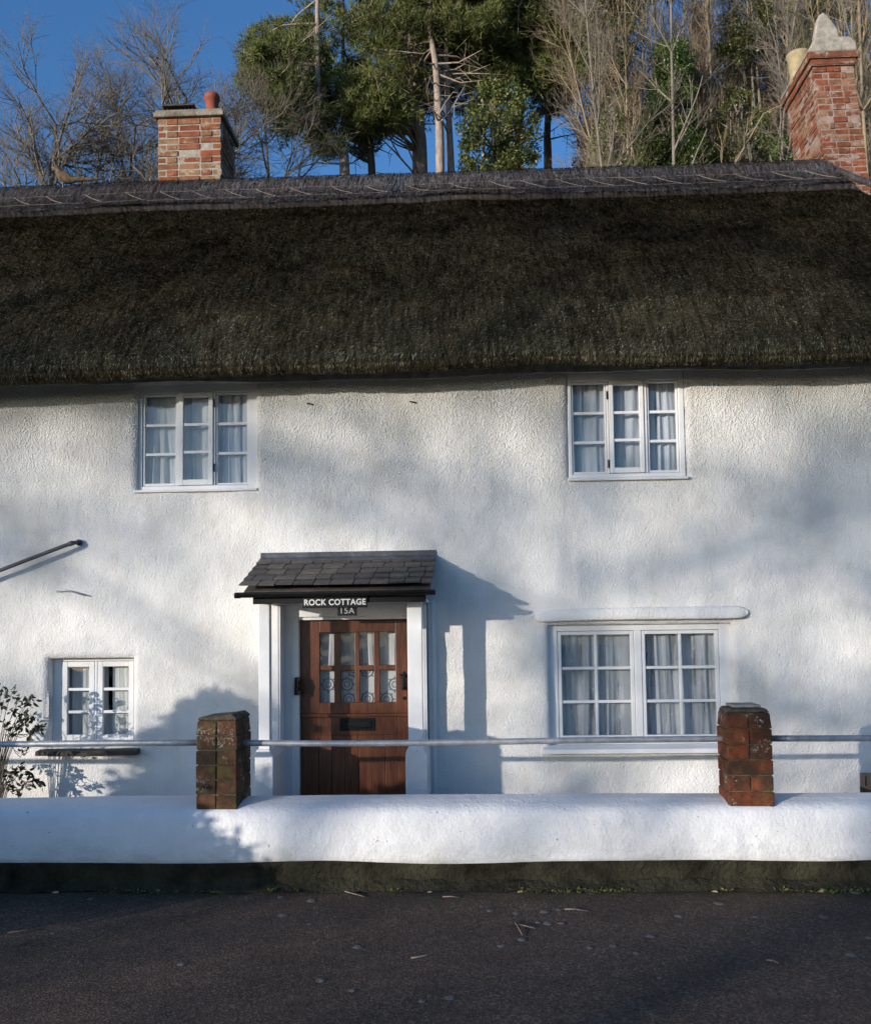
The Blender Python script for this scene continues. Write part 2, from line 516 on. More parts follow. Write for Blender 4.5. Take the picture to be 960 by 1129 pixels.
class MB:
    def __init__(s):
        s.V, s.F = [], []

    def add(s, vs, fs):
        n = len(s.V)
        s.V += [tuple(v) for v in vs]
        s.F += [tuple(i + n for i in f) for f in fs]

    def box(s, x0, x1, y0, y1, z0, z1, M4=None):
        vs = [(x0, y0, z0), (x1, y0, z0), (x1, y1, z0), (x0, y1, z0), (x0, y0, z1), (x1, y0, z1), (x1, y1, z1), (x0, y1, z1)]
        if M4 is not None:
            vs = [tuple(M4 @ Vector(v)) for v in vs]
        s.add(vs, [(0, 3, 2, 1), (4, 5, 6, 7), (0, 1, 5, 4), (1, 2, 6, 5), (2, 3, 7, 6), (3, 0, 4, 7)])
        return s

    def prism(s, pts, a0, a1, axis='X'):
        """closed outline pts in the two other axes, extruded along axis"""
        n = len(pts)
        def mk(p, a):
            if axis == 'X': return (a, p[0], p[1])
            if axis == 'Y': return (p[0], a, p[1])
            return (p[0], p[1], a)
        vs = [mk(p, a0) for p in pts] + [mk(p, a1) for p in pts]
        fs = [tuple(range(n))[::-1], tuple(range(n, 2 * n))]
        fs += [(i, (i + 1) % n, n + (i + 1) % n, n + i) for i in range(n)]
        s.add(vs, fs)
        return s

    def tube(s, path, radii, n=10, cap=True, sq=1.0):
        path = [Vector(p) for p in path]
        if not hasattr(radii, '__len__'): radii = [radii] * len(path)
        base = len(s.V)
        up = None
        for i, p in enumerate(path):
            d = (path[min(i + 1, len(path) - 1)] - path[max(i - 1, 0)]).normalized()
            if up is None:
                up = Vector((0, 0, 1)) if abs(d.z) < 0.9 else Vector((0, 1, 0))
            a = d.cross(up).normalized()
            b = a.cross(d).normalized()
            up = b
            for k in range(n):
                t = 2 * math.pi * k / n
                s.V.append(tuple(p + (a * math.cos(t) + b * math.sin(t) * sq) * radii[i]))
        for i in range(len(path) - 1):
            for k in range(n):
                a0 = base + i * n + k
                a1 = base + i * n + (k + 1) % n
                s.F.append((a0, a1, a1 + n, a0 + n))
        if cap:
            s.F.append(tuple(base + k for k in range(n))[::-1])
            s.F.append(tuple(base + (len(path) - 1) * n + k for k in range(n)))
        return s

    def lathe(s, prof, c, n=20):
        base = len(s.V)
        for r, z in prof:
            for k in range(n):
                t = 2 * math.pi * k / n
                s.V.append((c[0] + r * math.cos(t), c[1] + r * math.sin(t), c[2] + z))
        for i in range(len(prof) - 1):
            for k in range(n):
                a0 = base + i * n + k
                a1 = base + i * n + (k + 1) % n
                s.F.append((a0, a1, a1 + n, a0 + n))
        s.F.append(tuple(base + k for k in range(n))[::-1])
        s.F.append(tuple(base + (len(prof) - 1) * n + k for k in range(n)))
        return s

    def build(s, name, mat, parent=None, bevel=0.0, sm=False, seg=2):
        off = wloc(parent) if parent is not None else Vector((0, 0, 0))
        me = bpy.data.meshes.new(name)
        me.from_pydata([(v[0] - off.x, v[1] - off.y, v[2] - off.z) for v in s.V], [], s.F)
        me.update()
        if sm: smooth(me)
        o = link(name, me, mat, parent)
        if bevel:
            b = o.modifiers.new('bevel', 'BEVEL')
            b.width = bevel
            b.segments = seg
            b.limit_method = 'ANGLE'
            b.angle_limit = rad(40)
        return o


def np_obj(name, V, polys, mat, parent=None, sm=False):
    off = wloc(parent) if parent is not None else Vector((0, 0, 0))
    me = np_mesh(name, np.asarray(V) - np.array(off), polys)
    if sm: smooth(me)
    return link(name, me, mat, parent)


def vnoise(x, y, scale, seed):
    """smooth value noise"""
    r = np.random.RandomState(seed)
    T = r.rand(256, 256)
    x = np.asarray(x) * scale + 91.3
    y = np.asarray(y) * scale + 47.7
    xi = np.floor(x).astype(int)
    yi = np.floor(y).astype(int)
    fx = x - xi
    fy = y - yi
    fx = fx * fx * (3 - 2 * fx)
    fy = fy * fy * (3 - 2 * fy)
    g = lambda a, b: T[a % 256, b % 256]
    return (g(xi, yi) * (1 - fx) * (1 - fy) + g(xi + 1, yi) * fx * (1 - fy) + g(xi, yi + 1) * (1 - fx) * fy + g(xi + 1, yi + 1) * fx * fy) * 2 - 1


def rot_about(v, ax, a):
    return (Matrix.Rotation(a, 3, ax) @ v)


# ------------------------------------------------------------------ ground
def sheet(name, x0, x1, y0, y1, z, mat, nx=1, ny=1, fz=None):
    xs = np.linspace(x0, x1, nx + 1)
    ys = np.linspace(y0, y1, ny + 1)
    X, Y = np.meshgrid(xs, ys, indexing='ij')
    Z = np.full_like(X, z) if fz is None else fz(X, Y)
    V = np.stack([X.ravel(), Y.ravel(), Z.ravel()], 1)
    i, j = np.meshgrid(np.arange(nx), np.arange(ny), indexing='ij')
    a = (i * (ny + 1) + j).ravel()
    F = np.stack([a, a + ny + 1, a + ny + 2, a + 1], 1)
    o = np_obj(name, V, [F], mat, None, True)
    tag(o, kind='structure')
    return o


def hill_z(X, Y):
    t = np.clip((np.asarray(Y) - 7.5) / 15.0, 0, 1)
    s = t * t * (3 - 2 * t)
    far = np.clip((np.asarray(Y) - 22) / 60.0, 0, 1)
    return 9.0 * s + 6 * far - 0.05 + 0.35 * vnoise(X, Y, 0.25, 3) * s


ROADZ = 0.16
sheet('ground', -900, 900, -900, -1.30, ROADZ - 0.012, M['grass'])
sheet('ground', -900, 900, -1.30, 900, -0.012, M['grass'])
sheet('road', -80, 80, -9.0, -1.58, ROADZ, M['asphalt'])
sheet('garden_path', -9, 6, -1.28, 0.12, 0.006, M['soil'])
hs = sheet('hillside', -70, 70, 6.6, 90, 0, M['grass'], 90, 60, hill_z)

# ------------------------------------------------------------------ cottage
cottage = thing('cottage', 'white roughcast cottage with dark thatched roof, brown front door and four small-paned windows', 'cottage', (0, 0, 0))
XL, XR = -7.0, 3.72
OPEN = [(-2.59, -1.66, 2.728, 3.55), (0.69, 1.565, 2.752, 3.552), (0.514, 1.858, 0.772, 1.662), (-3.262, -2.60, 0.786, 1.462), (-1.47, -0.40, -0.05, 1.76)]


def build_wall():
    def axis(lo, hi, brk, step):
        pts = sorted(set([lo, hi] + [b for b in brk if lo < b < hi]))
        out = []
        for a, b in zip(pts[:-1], pts[1:]):
            n = max(1, int(round((b - a) / step)))
            out += list(np.linspace(a, b, n + 1)[:-1])
        return np.array(out + [hi])
    xs = np.concatenate([axis(XL, -4.2, [], 0.1)[:-1], axis(-4.2, XR, [v for o in OPEN for v in o[:2]], 0.02)])
    zs = axis(-0.05, 3.62, [v for o in OPEN for v in o[2:]], 0.02)
    nx, nz = len(xs), len(zs)
    X, Z = np.meshgrid(xs, zs, indexing='ij')
    Y = 0.016 * vnoise(X, Z, 1.1, 11) + 0.009 * vnoise(X, Z, 3.1, 12) + 0.004 * vnoise(X, Z, 9, 13) + 0.0015 * vnoise(X, Z, 25, 14)
    # old patched render: a vertical seam above the lower window, a step below mid height
    Y += -0.008 / (1 + np.exp(-(X - 0.72 - 0.01 * vnoise(X, Z, 6, 5)) / 0.006)) * np.exp(-((Z - 2.05) / 0.28) ** 4) * np.exp(-np.clip(X - 0.72, 0, 9) / 0.25)
    Y += -0.006 / (1 + np.exp(-(0.12 - X) / 0.01)) * np.exp(-((Z - 2.5) / 0.4) ** 4) * np.exp(-np.clip(0.12 - X, 0, 9) / 0.3)
    dmin = np.full(X.shape, 9.0)
    for (a, b, c, d) in OPEN:
        dx = np.maximum(np.maximum(a - X, X - b), 0)
        dz = np.maximum(np.maximum(c - Z, Z - d), 0)
        dmin = np.minimum(dmin, np.hypot(dx, dz))
    r = 0.035
    Y += np.where(dmin < r, 0.02 * (1 - dmin / r) ** 2, 0)
    idx = np.arange(nx * nz).reshape(nx, nz)
    cx = (xs[:-1] + xs[1:]) / 2
    cz = (zs[:-1] + zs[1:]) / 2
    CX, CZ = np.meshgrid(cx, cz, indexing='ij')
    keep = np.ones(CX.shape, bool)
    for (a, b, c, d) in OPEN:
        keep &= ~((CX > a) & (CX < b) & (CZ > c) & (CZ < d))
    i, j = np.where(keep)
    F = np.stack([idx[i, j], idx[i + 1, j], idx[i + 1, j + 1], idx[i, j + 1]], 1)
    V = [np.stack([X.ravel(), Y.ravel(), Z.ravel()], 1)]
    n = nx * nz
    FF = [F]
    # reveals run back 0.3 m
    for (a, b, c, d) in OPEN:
        ia, ib = np.argmin(abs(xs - a)), np.argmin(abs(xs - b))
        ja, jb = np.argmin(abs(zs - c)), np.argmin(abs(zs - d))
        loop = [(k, ja) for k in range(ia, ib)] + [(ib, k) for k in range(ja, jb)] + [(k, jb) for k in range(ib, ia, -1)] + [(ia, k) for k in range(jb, ja, -1)]
        front = np.array([idx[p] for p in loop])
        P = np.stack([X.ravel()[front], Y.ravel()[front], Z.ravel()[front]], 1)
        cxy = np.array([(a + b) / 2, 0, (c + d) / 2])
        rows = [front]
        for yy, ins in ((0.03, 0.004), (0.30, 0.004)):
            Q = P.copy()
            Q[:, 1] = yy
            Q[:, 0] += np.sign(cxy[0] - Q[:, 0]) * ins * (abs(Q[:, 0] - cxy[0]) > (b - a) / 2 - 0.002)
            Q[:, 2] += np.sign(cxy[2] - Q[:, 2]) * ins * (abs(Q[:, 2] - cxy[2]) > (d - c) / 2 - 0.002)
            V.append(Q)
            rows.append(np.arange(n, n + len(Q)))
            n += len(Q)
        for r0, r1 in zip(rows[:-1], rows[1:]):
            FF.append(np.stack([r0, np.roll(r0, -1), np.roll(r1, -1), r1], 1))
    # side, rear and inside faces of the shell
    def quad(p):
        nonlocal n
        V.append(np.array(p, float))
        FF.append(np.array([[n, n + 1, n + 2, n + 3]]))
        n += 4
    for x in (XL, XR):
        quad([(x, 0.02, -0.05), (x, 4.9, -0.05), (x, 4.9, 3.62), (x, 0.02, 3.62)])
        V.append(np.array([(x, 0.02, 3.62), (x, 4.9, 3.62), (x, 2.45, 6.0)]))
        FF.append(np.array([[n, n + 1, n + 2]]))
        n += 3
    quad([(XL, 4.9, -0.05), (XR, 4.9, -0.05), (XR, 4.9, 3.62), (XL, 4.9, 3.62)])
    w = np_obj('wall', np.concatenate(V), [f for f in FF if f.shape[1] == 4] + [f for f in FF if f.shape[1] == 3], M['render'], cottage, True)
    return w


wall = build_wall()
# rooms behind the openings: floors and partitions one would glimpse through the glass
rm = MB()
rm.box(XL + .05, XR - .05, 3.2, 3.25, 0, 3.6)
rm.box(XL + .05, XR - .05, 0.32, 3.2, 1.98, 2.08)
rm.box(XL + .05, XR - .05, 0.32, 3.2, -0.04, 0.0)
rm.box(XL + .05, XR - .05, 0.32, 4.7, 3.62, 3.66)
for x in (-4.4, -1.58, -0.28, 2.4):
    rm.box(x, x + .06, 0.32, 3.2, 0, 1.98)
rm.build('inner_rooms', M['dark'], cottage)

# eaves board under the thatch
eb = MB()
xx = np.linspace(XL, XR, 60)
for a, b in zip(xx[:-1], xx[1:]):
    f = lambda x: 3.575 + 0.012 * math.sin(x * 1.7) + 0.006 * math.sin(x * 5.1)
    eb.add([(a, -0.03, f(a) - .032), (b, -0.03, f(b) - .032), (b, -0.03, f(b) + .02), (a, -0.03, f(a) + .02), (a, 0.05, f(a) - .032), (b, 0.05, f(b) - .032)], [(0, 1, 2, 3), (4, 5, 1, 0)])
eb.build('eaves_board', M['eaveboard'], cottage)

# ---- thatch
EX = lambda x: 0.035 * np.exp(-((np.asarray(x) + 0.3) / 2.2) ** 2) - 0.01 + 0.018 * vnoise(x, np.asarray(x) * 0, 1.3, 21)
PROF = np.array([(0.06, 3.60), (-0.10, 3.555), (-0.30, 3.490), (-0.365, 3.485), (-0.415, 3.52), (-0.425, 3.575), (-0.375, 3.68), (-0.24, 3.84), (0.0, 4.115), (0.5, 4.585), (1.0, 5.035), (1.5, 5.455), (2.0, 5.845), (2.3, 6.07), (2.45, 6.12), (2.6, 6.07), (3.2, 5.55), (4.2, 4.68), (5.2, 3.80), (5.35, 3.60), (5.2, 3.50), (4.9, 3.58)])
seg = np.hypot(*np.diff(PROF, axis=0).T)
SP = np.concatenate([[0], np.cumsum(seg)])


def xr_at(Y):
    return 3.53 + np.clip(2.45 - Y, 0, 3) * 0.17


def prof(s):
    return np.interp(s, SP, PROF[:, 0]), np.interp(s, SP, PROF[:, 1])


def roof_pt(u, s, lift=0.0):
    """u 0..1 along the roof, s arc length; returns points and normals"""
    y, z = prof(s)
    y0, z0 = prof(s - 0.03)
    y1, z1 = prof(s + 0.03)
    dy, dz = y1 - y0, z1 - z0
    L = np.hypot(dy, dz) + 1e-9
    ny, nz = -dz / L, dy / L
    # profile is walked from the soffit round the lip and up, so the outside is to the left
    ny, nz = ny, nz
    x = XL - 0.1 + u * (xr_at(y) - XL + 0.1)
    w = np.clip((s - SP[1]) / 0.3, 0, 1)
    bump = w * np.where(s > SP[12] - 0.15, 0.25, 1.0) * (0.022 * vnoise(x, s, 0.7, 31) + 0.010 * vnoise(x, s, 2.6, 32) + 0.008 * vnoise(x, s, 9, 33))
    zz = z + EX(x) * np.clip(1 - (y + 0.4) / 3.0, 0, 1)
    P = np.stack([x, y + ny * (bump + lift), zz + nz * (bump + lift)], -1)
    Nn = np.stack([0 * x, ny, nz], -1)
    T = np.stack([0 * x, -dy / L, -dz / L], -1)  # down the slope
    return P, Nn, T


def grid_faces(nu, ns):
    i, j = np.meshgrid(np.arange(nu), np.arange(ns), indexing='ij')
    a = (i * (ns + 1) + j).ravel()
    return np.stack([a, a + 1, a + ns + 2, a + ns + 1], 1)


sgrid = np.unique(np.concatenate([np.linspace(0, SP[7], 30), np.linspace(SP[7], SP[16], 90), np.linspace(SP[16], SP[-1], 24)]))
U, SS = np.meshgrid(np.linspace(0, 1, 300), sgrid, indexing='ij')
P, _, _ = roof_pt(U.ravel(), SS.ravel())
nb = len(P)
F = grid_faces(299, len(sgrid) - 1)
# close the right hand verge
k0 = 299 * len(sgrid)
cap = np.arange(k0, k0 + len(sgrid))
F2 = np.stack([cap[:len(cap) // 2 - 1], cap[1:len(cap) // 2], cap[::-1][1:len(cap) // 2], cap[::-1][:len(cap) // 2 - 1]], 1)
roof = np_obj('thatch_roof', P, [F, F2], M['thatch_base'], cottage, True)
SUP_CAP = SP[12] - 0.14   # lower edge of the ridge cap


def blades(n, s0, s1, length, width, tilt, seed, u0=0.0, u1=1.0, lift=0.0, comb=0.0, clump=0.0):
    r = np.random.RandomState(seed)
    u = r.uniform(u0, u1, n)
    s = r.uniform(s0, s1, n)
    P, Nn, T = roof_pt(u, s, lift)
    L = length * r.uniform(0.5, 1.3, n)[:, None]
    W = width * r.uniform(0.6, 1.5, n)[:, None]
    side = np.array([1.0, 0, 0])[None]
    az = r.normal(0, 0.28, n)[:, None] + comb * np.clip(vnoise(P[:, 0], s, 0.5, 41), -1, 1)[:, None]
    tl = (tilt * r.uniform(0.2, 1.6, n) + clump * np.clip(vnoise(P[:, 0], s, 5.5, seed + 1), 0, 1))[:, None]
    D = T * np.cos(az) + side * np.sin(az)
    D = D * np.cos(tl) + Nn * np.sin(tl)
    Sd = np.cross(D, Nn)
    Sd /= np.linalg.norm(Sd, axis=1)[:, None] + 1e-9
    a = P - Sd * W / 2 - Nn * 0.004
    b = P + Sd * W / 2 - Nn * 0.004
    c = P + D * L + Sd * W * 0.25
    d = P + D * L - Sd * W * 0.25
    V = np.stack([a, b, c, d], 1).reshape(-1, 3)
    F = np.arange(4 * n).reshape(n, 4)
    return V, F


V1, F1 = blades(340000, SP[5] + .0, SUP_CAP + 0.05, 0.048, 0.0042, 0.28, 51, 0.22, 1.0, 0.0, 0.35, 0.14)
V2, F2 = blades(40000, SP[1], SP[6], 0.022, 0.0038, 0.08, 52, 0.22, 1.0)
reeds = np_obj('reed_surface', np.concatenate([V1, V2]), [np.concatenate([F1, F2 + len(V1)])], M['thatch'], roof)

# ridge cap, raised over the reed, with its lower edge cut square
cs = np.concatenate([[SUP_CAP, SUP_CAP], np.linspace(SUP_CAP, SP[14] + 0.75, 44)])
lf = np.concatenate([[0.0, 0.035], np.full(44, 0.07)])
U, SS = np.meshgrid(np.linspace(0, 1, 400), cs, indexing='ij')
LF = np.tile(lf * 0.8, (400, 1))
crest = np.exp(-((SS - SP[14]) / 0.22) ** 2) * 0.13
Pc, _, _ = roof_pt(U.ravel(), SS.ravel(), (LF + crest).ravel())
Pc[:, 2] += 0.012 * vnoise(Pc[:, 0], Pc[:, 1], 0.7, 61) * (SS.ravel() > SUP_CAP + 0.2)
ridge = np_obj('ridge_cap', Pc, [grid_faces(399, len(cs) - 1)], M['ridge_base'], roof, True)


def cap_pt(x, s, extra=0.0):
    s = np.asarray(s, float)
    y, _ = prof(s)
    u = (np.asarray(x) - XL + 0.1) / (xr_at(y) - XL + 0.1)
    P, Nn, T = roof_pt(u, s, 0.07 + extra + np.exp(-((s - SP[14]) / 0.22) ** 2) * 0.13)
    P[..., 2] += 0.012 * vnoise(P[..., 0], P[..., 1], 0.7, 61) * (s > SUP_CAP + 0.2)
    return P


r_ = np.random.RandomState(71)
n = 60000
u = r_.uniform(0.15, 1, n)
s = r_.uniform(SUP_CAP, SP[14] + .15, n)
y, _ = prof(s)
x = XL - 0.1 + u * (xr_at(y) - XL + 0.1)
Pb = cap_pt(x, s)
Pb2 = cap_pt(x + r_.normal(0, 0.006, n), s - 0.05 * r_.uniform(0.5, 1.3, n), 0.007 * r_.uniform(0, 1.6, n)[:])
w = (0.003 * r_.uniform(.6, 1.5, n))[:, None] * np.array([[1.0, 0, 0]])
V = np.stack([Pb - w, Pb + w, Pb2 + w * .4, Pb2 - w * .4], 1).reshape(-1, 3)
np_obj('ridge_straw', V, [np.arange(4 * n).reshape(n, 4)], M['ridge'], roof)

# hazel rods: two long runs and slanting spars between them
rods = MB()
random.seed(5)
for s0 in (SUP_CAP + 0.17, SUP_CAP + 0.40):
    xx = np.arange(-6.9, 3.55, 0.09)
    ps = cap_pt(xx, np.full(len(xx), s0) + 0.006 * np.sin(xx * 7), 0.003)
    # run is made of separate rods, so leave it broken here and there
    i = 0
    while i < len(xx) - 3:
        m_ = random.randint(6, 14)
        q = ps[i:i + m_]
        if len(q) > 1: rods.tube([tuple(p) for p in q], 0.0026, 5)
        i += m_
xk = -6.8
while xk < 3.35:
    a = cap_pt(np.array([xk, xk + 0.07, xk + 0.15, xk + 0.24]), np.array([SUP_CAP + 0.40, SUP_CAP + 0.33, SUP_CAP + 0.25, SUP_CAP + 0.18]), 0.006)
    rods.tube([tuple(p) for p in a], random.uniform(.0026, .0042), 5)
    xk += random.uniform(0.30, 0.44)
rods.build('hazel_rods', M['hazel'], roof)
# pale seam over the ridge
sm_ = MB()
for k in range(4):
    x0 = -0.86 + k * 0.045
    ss = np.linspace(SUP_CAP + 0.1, SP[14], 12)
    ps = cap_pt(x0 + 0.02 * np.sin(ss * 9 + k) + (ss - SUP_CAP) * 0.08, ss, 0.004)
    sm_.tube([tuple(p) for p in ps], 0.006, 5)
sm_.build('ridge_seam', M['lead'], roof)
# verge strip at the right end of the roof
vg = MB()
ss = np.linspace(SP[7], SP[14] + 0.3, 60)
Pv, _, _ = roof_pt(np.full(60, 1.0), ss, 0.09)
vg.tube([tuple(p + np.array([0.02, 0, 0])) for p in Pv], 0.032, 8)
vg.build('verge_strip', M['ridge_base'], roof)


# ---- brickwork
def brick_stack(x0, x1, y0, y1, z0, z1, course, blen, joint, seed, proud=0.004, jit=0.003, lean=0.0, dep=0.09, pier=None):
    rnd = random.Random(seed)
    bm, mo = MB(), MB()
    if pier:
        mo.box(x0 + .0045, x1 - .0045, y0 + .0045, y1 - .0045, z0, z1)
        ch = (z1 - z0) / len(pier)
        j = joint / 2
        for c, k in enumerate(pier):
            xc = [x0 + (x1 - x0) * q / k for q in range(k + 1)]
            J = lambda: rnd.uniform(-jit, jit)
            for a, b in zip(xc[:-1], xc[1:]):
                ym = (y0 + y1) / 2 + J() * 4
                a2, b2 = a + (j if a > x0 else J()), b - (j if b < x1 else J())
                za, zb = z0 + c * ch + j + J() * .4, z0 + (c + 1) * ch - j + J() * .4
                bm.box(a2, b2, y0 + J(), ym - j, za, zb)
                bm.box(a2, b2, ym + j, y1 + J(), za, zb)
        return bm, mo
    mo.box(x0 + proud + .002, x1 - proud - .002, y0 + proud + .002, y1 - proud - .002, z0, z1)
    nc = max(1, int(round((z1 - z0) / course)))
    ch = (z1 - z0) / nc
    j = joint / 2

    def run(a0, a1, odd, put):
        L = a1 - a0
        n = max(1, int(round(L / blen)))
        w = L / n
        cuts = [a0] + [a0 + w * (k + (0.5 if odd else 0.0)) for k in range(0 if odd else 1, n)] + [a1]
        for a, b in zip(cuts[:-1], cuts[1:]):
            put(a + j, b - j)
    for c in range(nc):
        za, zb = z0 + c * ch + j, z0 + (c + 1) * ch - j
        odd = c % 2
        ex = dep if odd else 0
        ey = 0 if odd else dep
        J = lambda: rnd.uniform(-jit, jit)
        def fr(a, b):
            bm.box(a + J() * .5, b + J() * .5, y0 + J(), y0 + dep - .002, za + J() * .3, zb + J() * .3)
        def bk(a, b):
            bm.box(a, b, y1 - dep + .002, y1 + J(), za, zb)
        def lf(a, b):
            bm.box(x0 + J(), x0 + dep - .002, a, b, za, zb)
        def rt(a, b):
            bm.box(x1 - dep + .002, x1 + J(), a, b, za, zb)
        run(x0 + ex, x1 - ex, odd, fr)
        run(x0 + ex, x1 - ex, odd, bk)
        run(y0 + ey, y1 - ey, odd, lf)
        run(y0 + ey, y1 - ey, odd, rt)
    if lean:
        for q in (bm, mo):
            q.V = [(v[0] - lean * (v[2] - z0), v[1], v[2]) for v in q.V]
    return bm, mo


# left chimney
CL = dict(x0=-3.25, x1=-2.585, y0=2.42, y1=3.03)
bmL, moL = brick_stack(CL['x0'], CL['x1'], CL['y0'], CL['y1'], 5.9, 7.0, 0.069, 0.21, 0.011, 7, 0.004, 0.008)
chl = bmL.build('chimney', M['brick_orange'], cottage, 0.005)
tag(chl, 'squat orange brick chimney with red pot')
moL.build('mortar', M['mortar'], chl)
cp = MB().box(CL['x0'] - .035, CL['x1'] + .035, CL['y0'] - .04, CL['y1'] + .035, 7.003, 7.055)
cp.box(CL['x0'] - .02, CL['x1'] + .02, CL['y0'] - .02, CL['y1'] + .02, 7.057, 7.085)
cp.build('capping_slab', M['stone'], chl, 0.01)
cw = MB()
for i in range(8):
    cw.box(-3.20 + i * .038, -3.185 + i * .038, 2.55, 2.57, 7.085, 7.185)
    cw.box(-3.20 + i * .038, -3.185 + i * .038, 2.83, 2.85, 7.085, 7.185)
cw.prism([(2.50, 7.185), (2.90, 7.185), (2.88, 7.215), (2.52, 7.215)], -3.23, -2.90)
cw.build('chimney_cowl', M['timber'], chl, 0.003)
MB().lathe([(0.085, 0), (0.085, 0.03), (0.066, 0.05), (0.070, 0.20), (0.082, 0.21), (0.082, 0.25), (0.074, 0.27), (0.060, 0.27), (0.058, 0.1)], (-2.735, 2.62, 7.085), 22).build('chimney_pot', M['terracotta'], chl, 0, True)

# right chimney, leaning a little
LEAN = 0.087
Rk = dict(x0=3.64, x1=4.06, y0=2.6, y1=3.44)
bmR, moR = brick_stack(Rk['x0'], Rk['x1'], Rk['y0'], Rk['y1'], 5.2, 7.40, 0.066, 0.14, 0.010, 8, 0.004, 0.007, LEAN)
for q in (bmR, moR):
    q.V = [(v[0] + LEAN * 0.97, v[1], v[2]) for v in q.V]
shl = lambda z: LEAN * (6.17 - z)
cb, _m = brick_stack(Rk['x0'] - .02, Rk['x1'] + .02, Rk['y0'] - .025, Rk['y1'] + .025, 7.402, 7.468, 0.066, 0.2, 0.008, 9)
cb2, _m2 = brick_stack(Rk['x0'] - .045, Rk['x1'] + .045, Rk['y0'] - .05, Rk['y1'] + .05, 7.470, 7.536, 0.066, 0.2, 0.008, 10)
for q in (cb, cb2, _m, _m2):
    q.V = [(v[0] + shl(7.45), v[1], v[2]) for v in q.V]
for q in (cb, cb2):
    bmR.add(q.V, q.F)
for q in (_m, _m2):
    moR.add(q.V, q.F)
chr_ = bmR.build('chimney', M['brick_red'], cottage, 0.005)
tag(chr_, 'tall red brick chimney topped by a pointed mortar cap')
moR.build('mortar', M['mortar_red'], chr_)
fx0, fx1 = Rk['x0'] + shl(7.6), Rk['x1'] + shl(7.6)
fl = MB()
fl.prism([(fx0 - .04, 7.54), (fx1 + .04, 7.54), (fx1 + .03, 7.63), (fx1 - .03, 7.69), (fx0 + .05, 7.70), (fx0 + .0, 7.62)], 2.56, 3.49, 'Y')
for yy in (2.60, 3.34):
    fl.prism([(fx0 + .045, 7.70), (fx1 - .12, 7.70), (fx1 - .13, 7.80), (fx1 - .21, 7.92), (fx1 - .27, 7.985), (fx0 + .10, 7.955), (fx0 + .065, 7.82)], yy, yy + .09, 'Y')
fl.build('chimney_flaunching', M['mortar'], chr_, 0.012)
MB().lathe([(0.10, 0), (0.092, 0.10), (0.092, 0.12), (0.10, 0.13), (0.10, 0.16), (0.115, 0.28), (0.125, 0.30), (0.125, 0.33), (0.10, 0.33), (0.09, 0.1)], (fx0 + 0.055, 3.12, 7.52), 22).build('chimney_pot', M['buffpot'], chr_, 0, True)


# ---- windows
def window(X0, X1, Z0, Z1, Y, lights, rows, fw, label, jamb=0.07, hinge=()):
    """lights: (x0, x1, cols, sash width, proud) ; frame members fill the gaps"""
    f = MB()
    D = jamb
    f.box(X0, lights[0][0], Y, Y + D, Z0, Z1)
    f.box(lights[-1][1], X1, Y, Y + D, Z0, Z1)
    for a, b in zip(lights[:-1], lights[1:]):
        if b[0] - a[1] > 0.004:
            f.box(a[1], b[0], Y, Y + D, Z0 + fw[0], Z1 - fw[1])
    f.box(lights[0][0], lights[-1][1], Y + .002, Y + D, Z1 - fw[1], Z1)
    f.box(lights[0][0], lights[-1][1], Y + .002, Y + D, Z0, Z0 + fw[0])
    w = f.build('window', M['paint'], cottage, 0.004)
    tag(w, label)
    for (a, b, cols, sw, proud) in lights:
        za, zb = Z0 + fw[0], Z1 - fw[1]
        g = 0.0025
        a2, b2, z2, z3 = a + g, b - g, za + g, zb - g
        ys = Y - proud
        c = MB()
        c.box(a2, a2 + sw, ys, ys + .04, z2, z3)
        c.box(b2 - sw, b2, ys, ys + .04, z2, z3)
        c.box(a2 + sw, b2 - sw, ys + .001, ys + .04, z3 - sw, z3)
        c.box(a2 + sw, b2 - sw, ys + .001, ys + .04, z2, z2 + sw * 1.25)
        gx0, gx1, gz0, gz1 = a2 + sw, b2 - sw, z2 + sw * 1.25, z3 - sw
        for k in range(1, cols):
            xm = gx0 + (gx1 - gx0) * k / cols
            c.box(xm - .010, xm + .010, ys + .006, ys + .034, gz0, gz1)
        for k in range(1, rows):
            zm = gz0 + (gz1 - gz0) * k / rows
            for q in range(cols):
                xa = gx0 + (gx1 - gx0) * q / cols + (.010 if q else 0)
                xb = gx0 + (gx1 - gx0) * (q + 1) / cols - (.010 if q < cols - 1 else 0)
                c.box(xa, xb, ys + .008, ys + .032, zm - .011, zm + .011)
        cs_ = c.build('casement', M['paint'], w, 0.003)
        p = MB()
        p.add([(gx0 - .004, ys + .02, gz0 - .004), (gx1 + .004, ys + .02, gz0 - .004), (gx1 + .004, ys + .02, gz1 + .004), (gx0 - .004, ys + .02, gz1 + .004)], [(0, 1, 2, 3)])
        p.build('pane', M['glass'], w)
    for (hx, hz) in hinge:
        MB().box(hx - .006, hx + .006, Y - .012, Y - .001, hz - .03, hz + .03).build('hinge', M['black'], w)
    return w


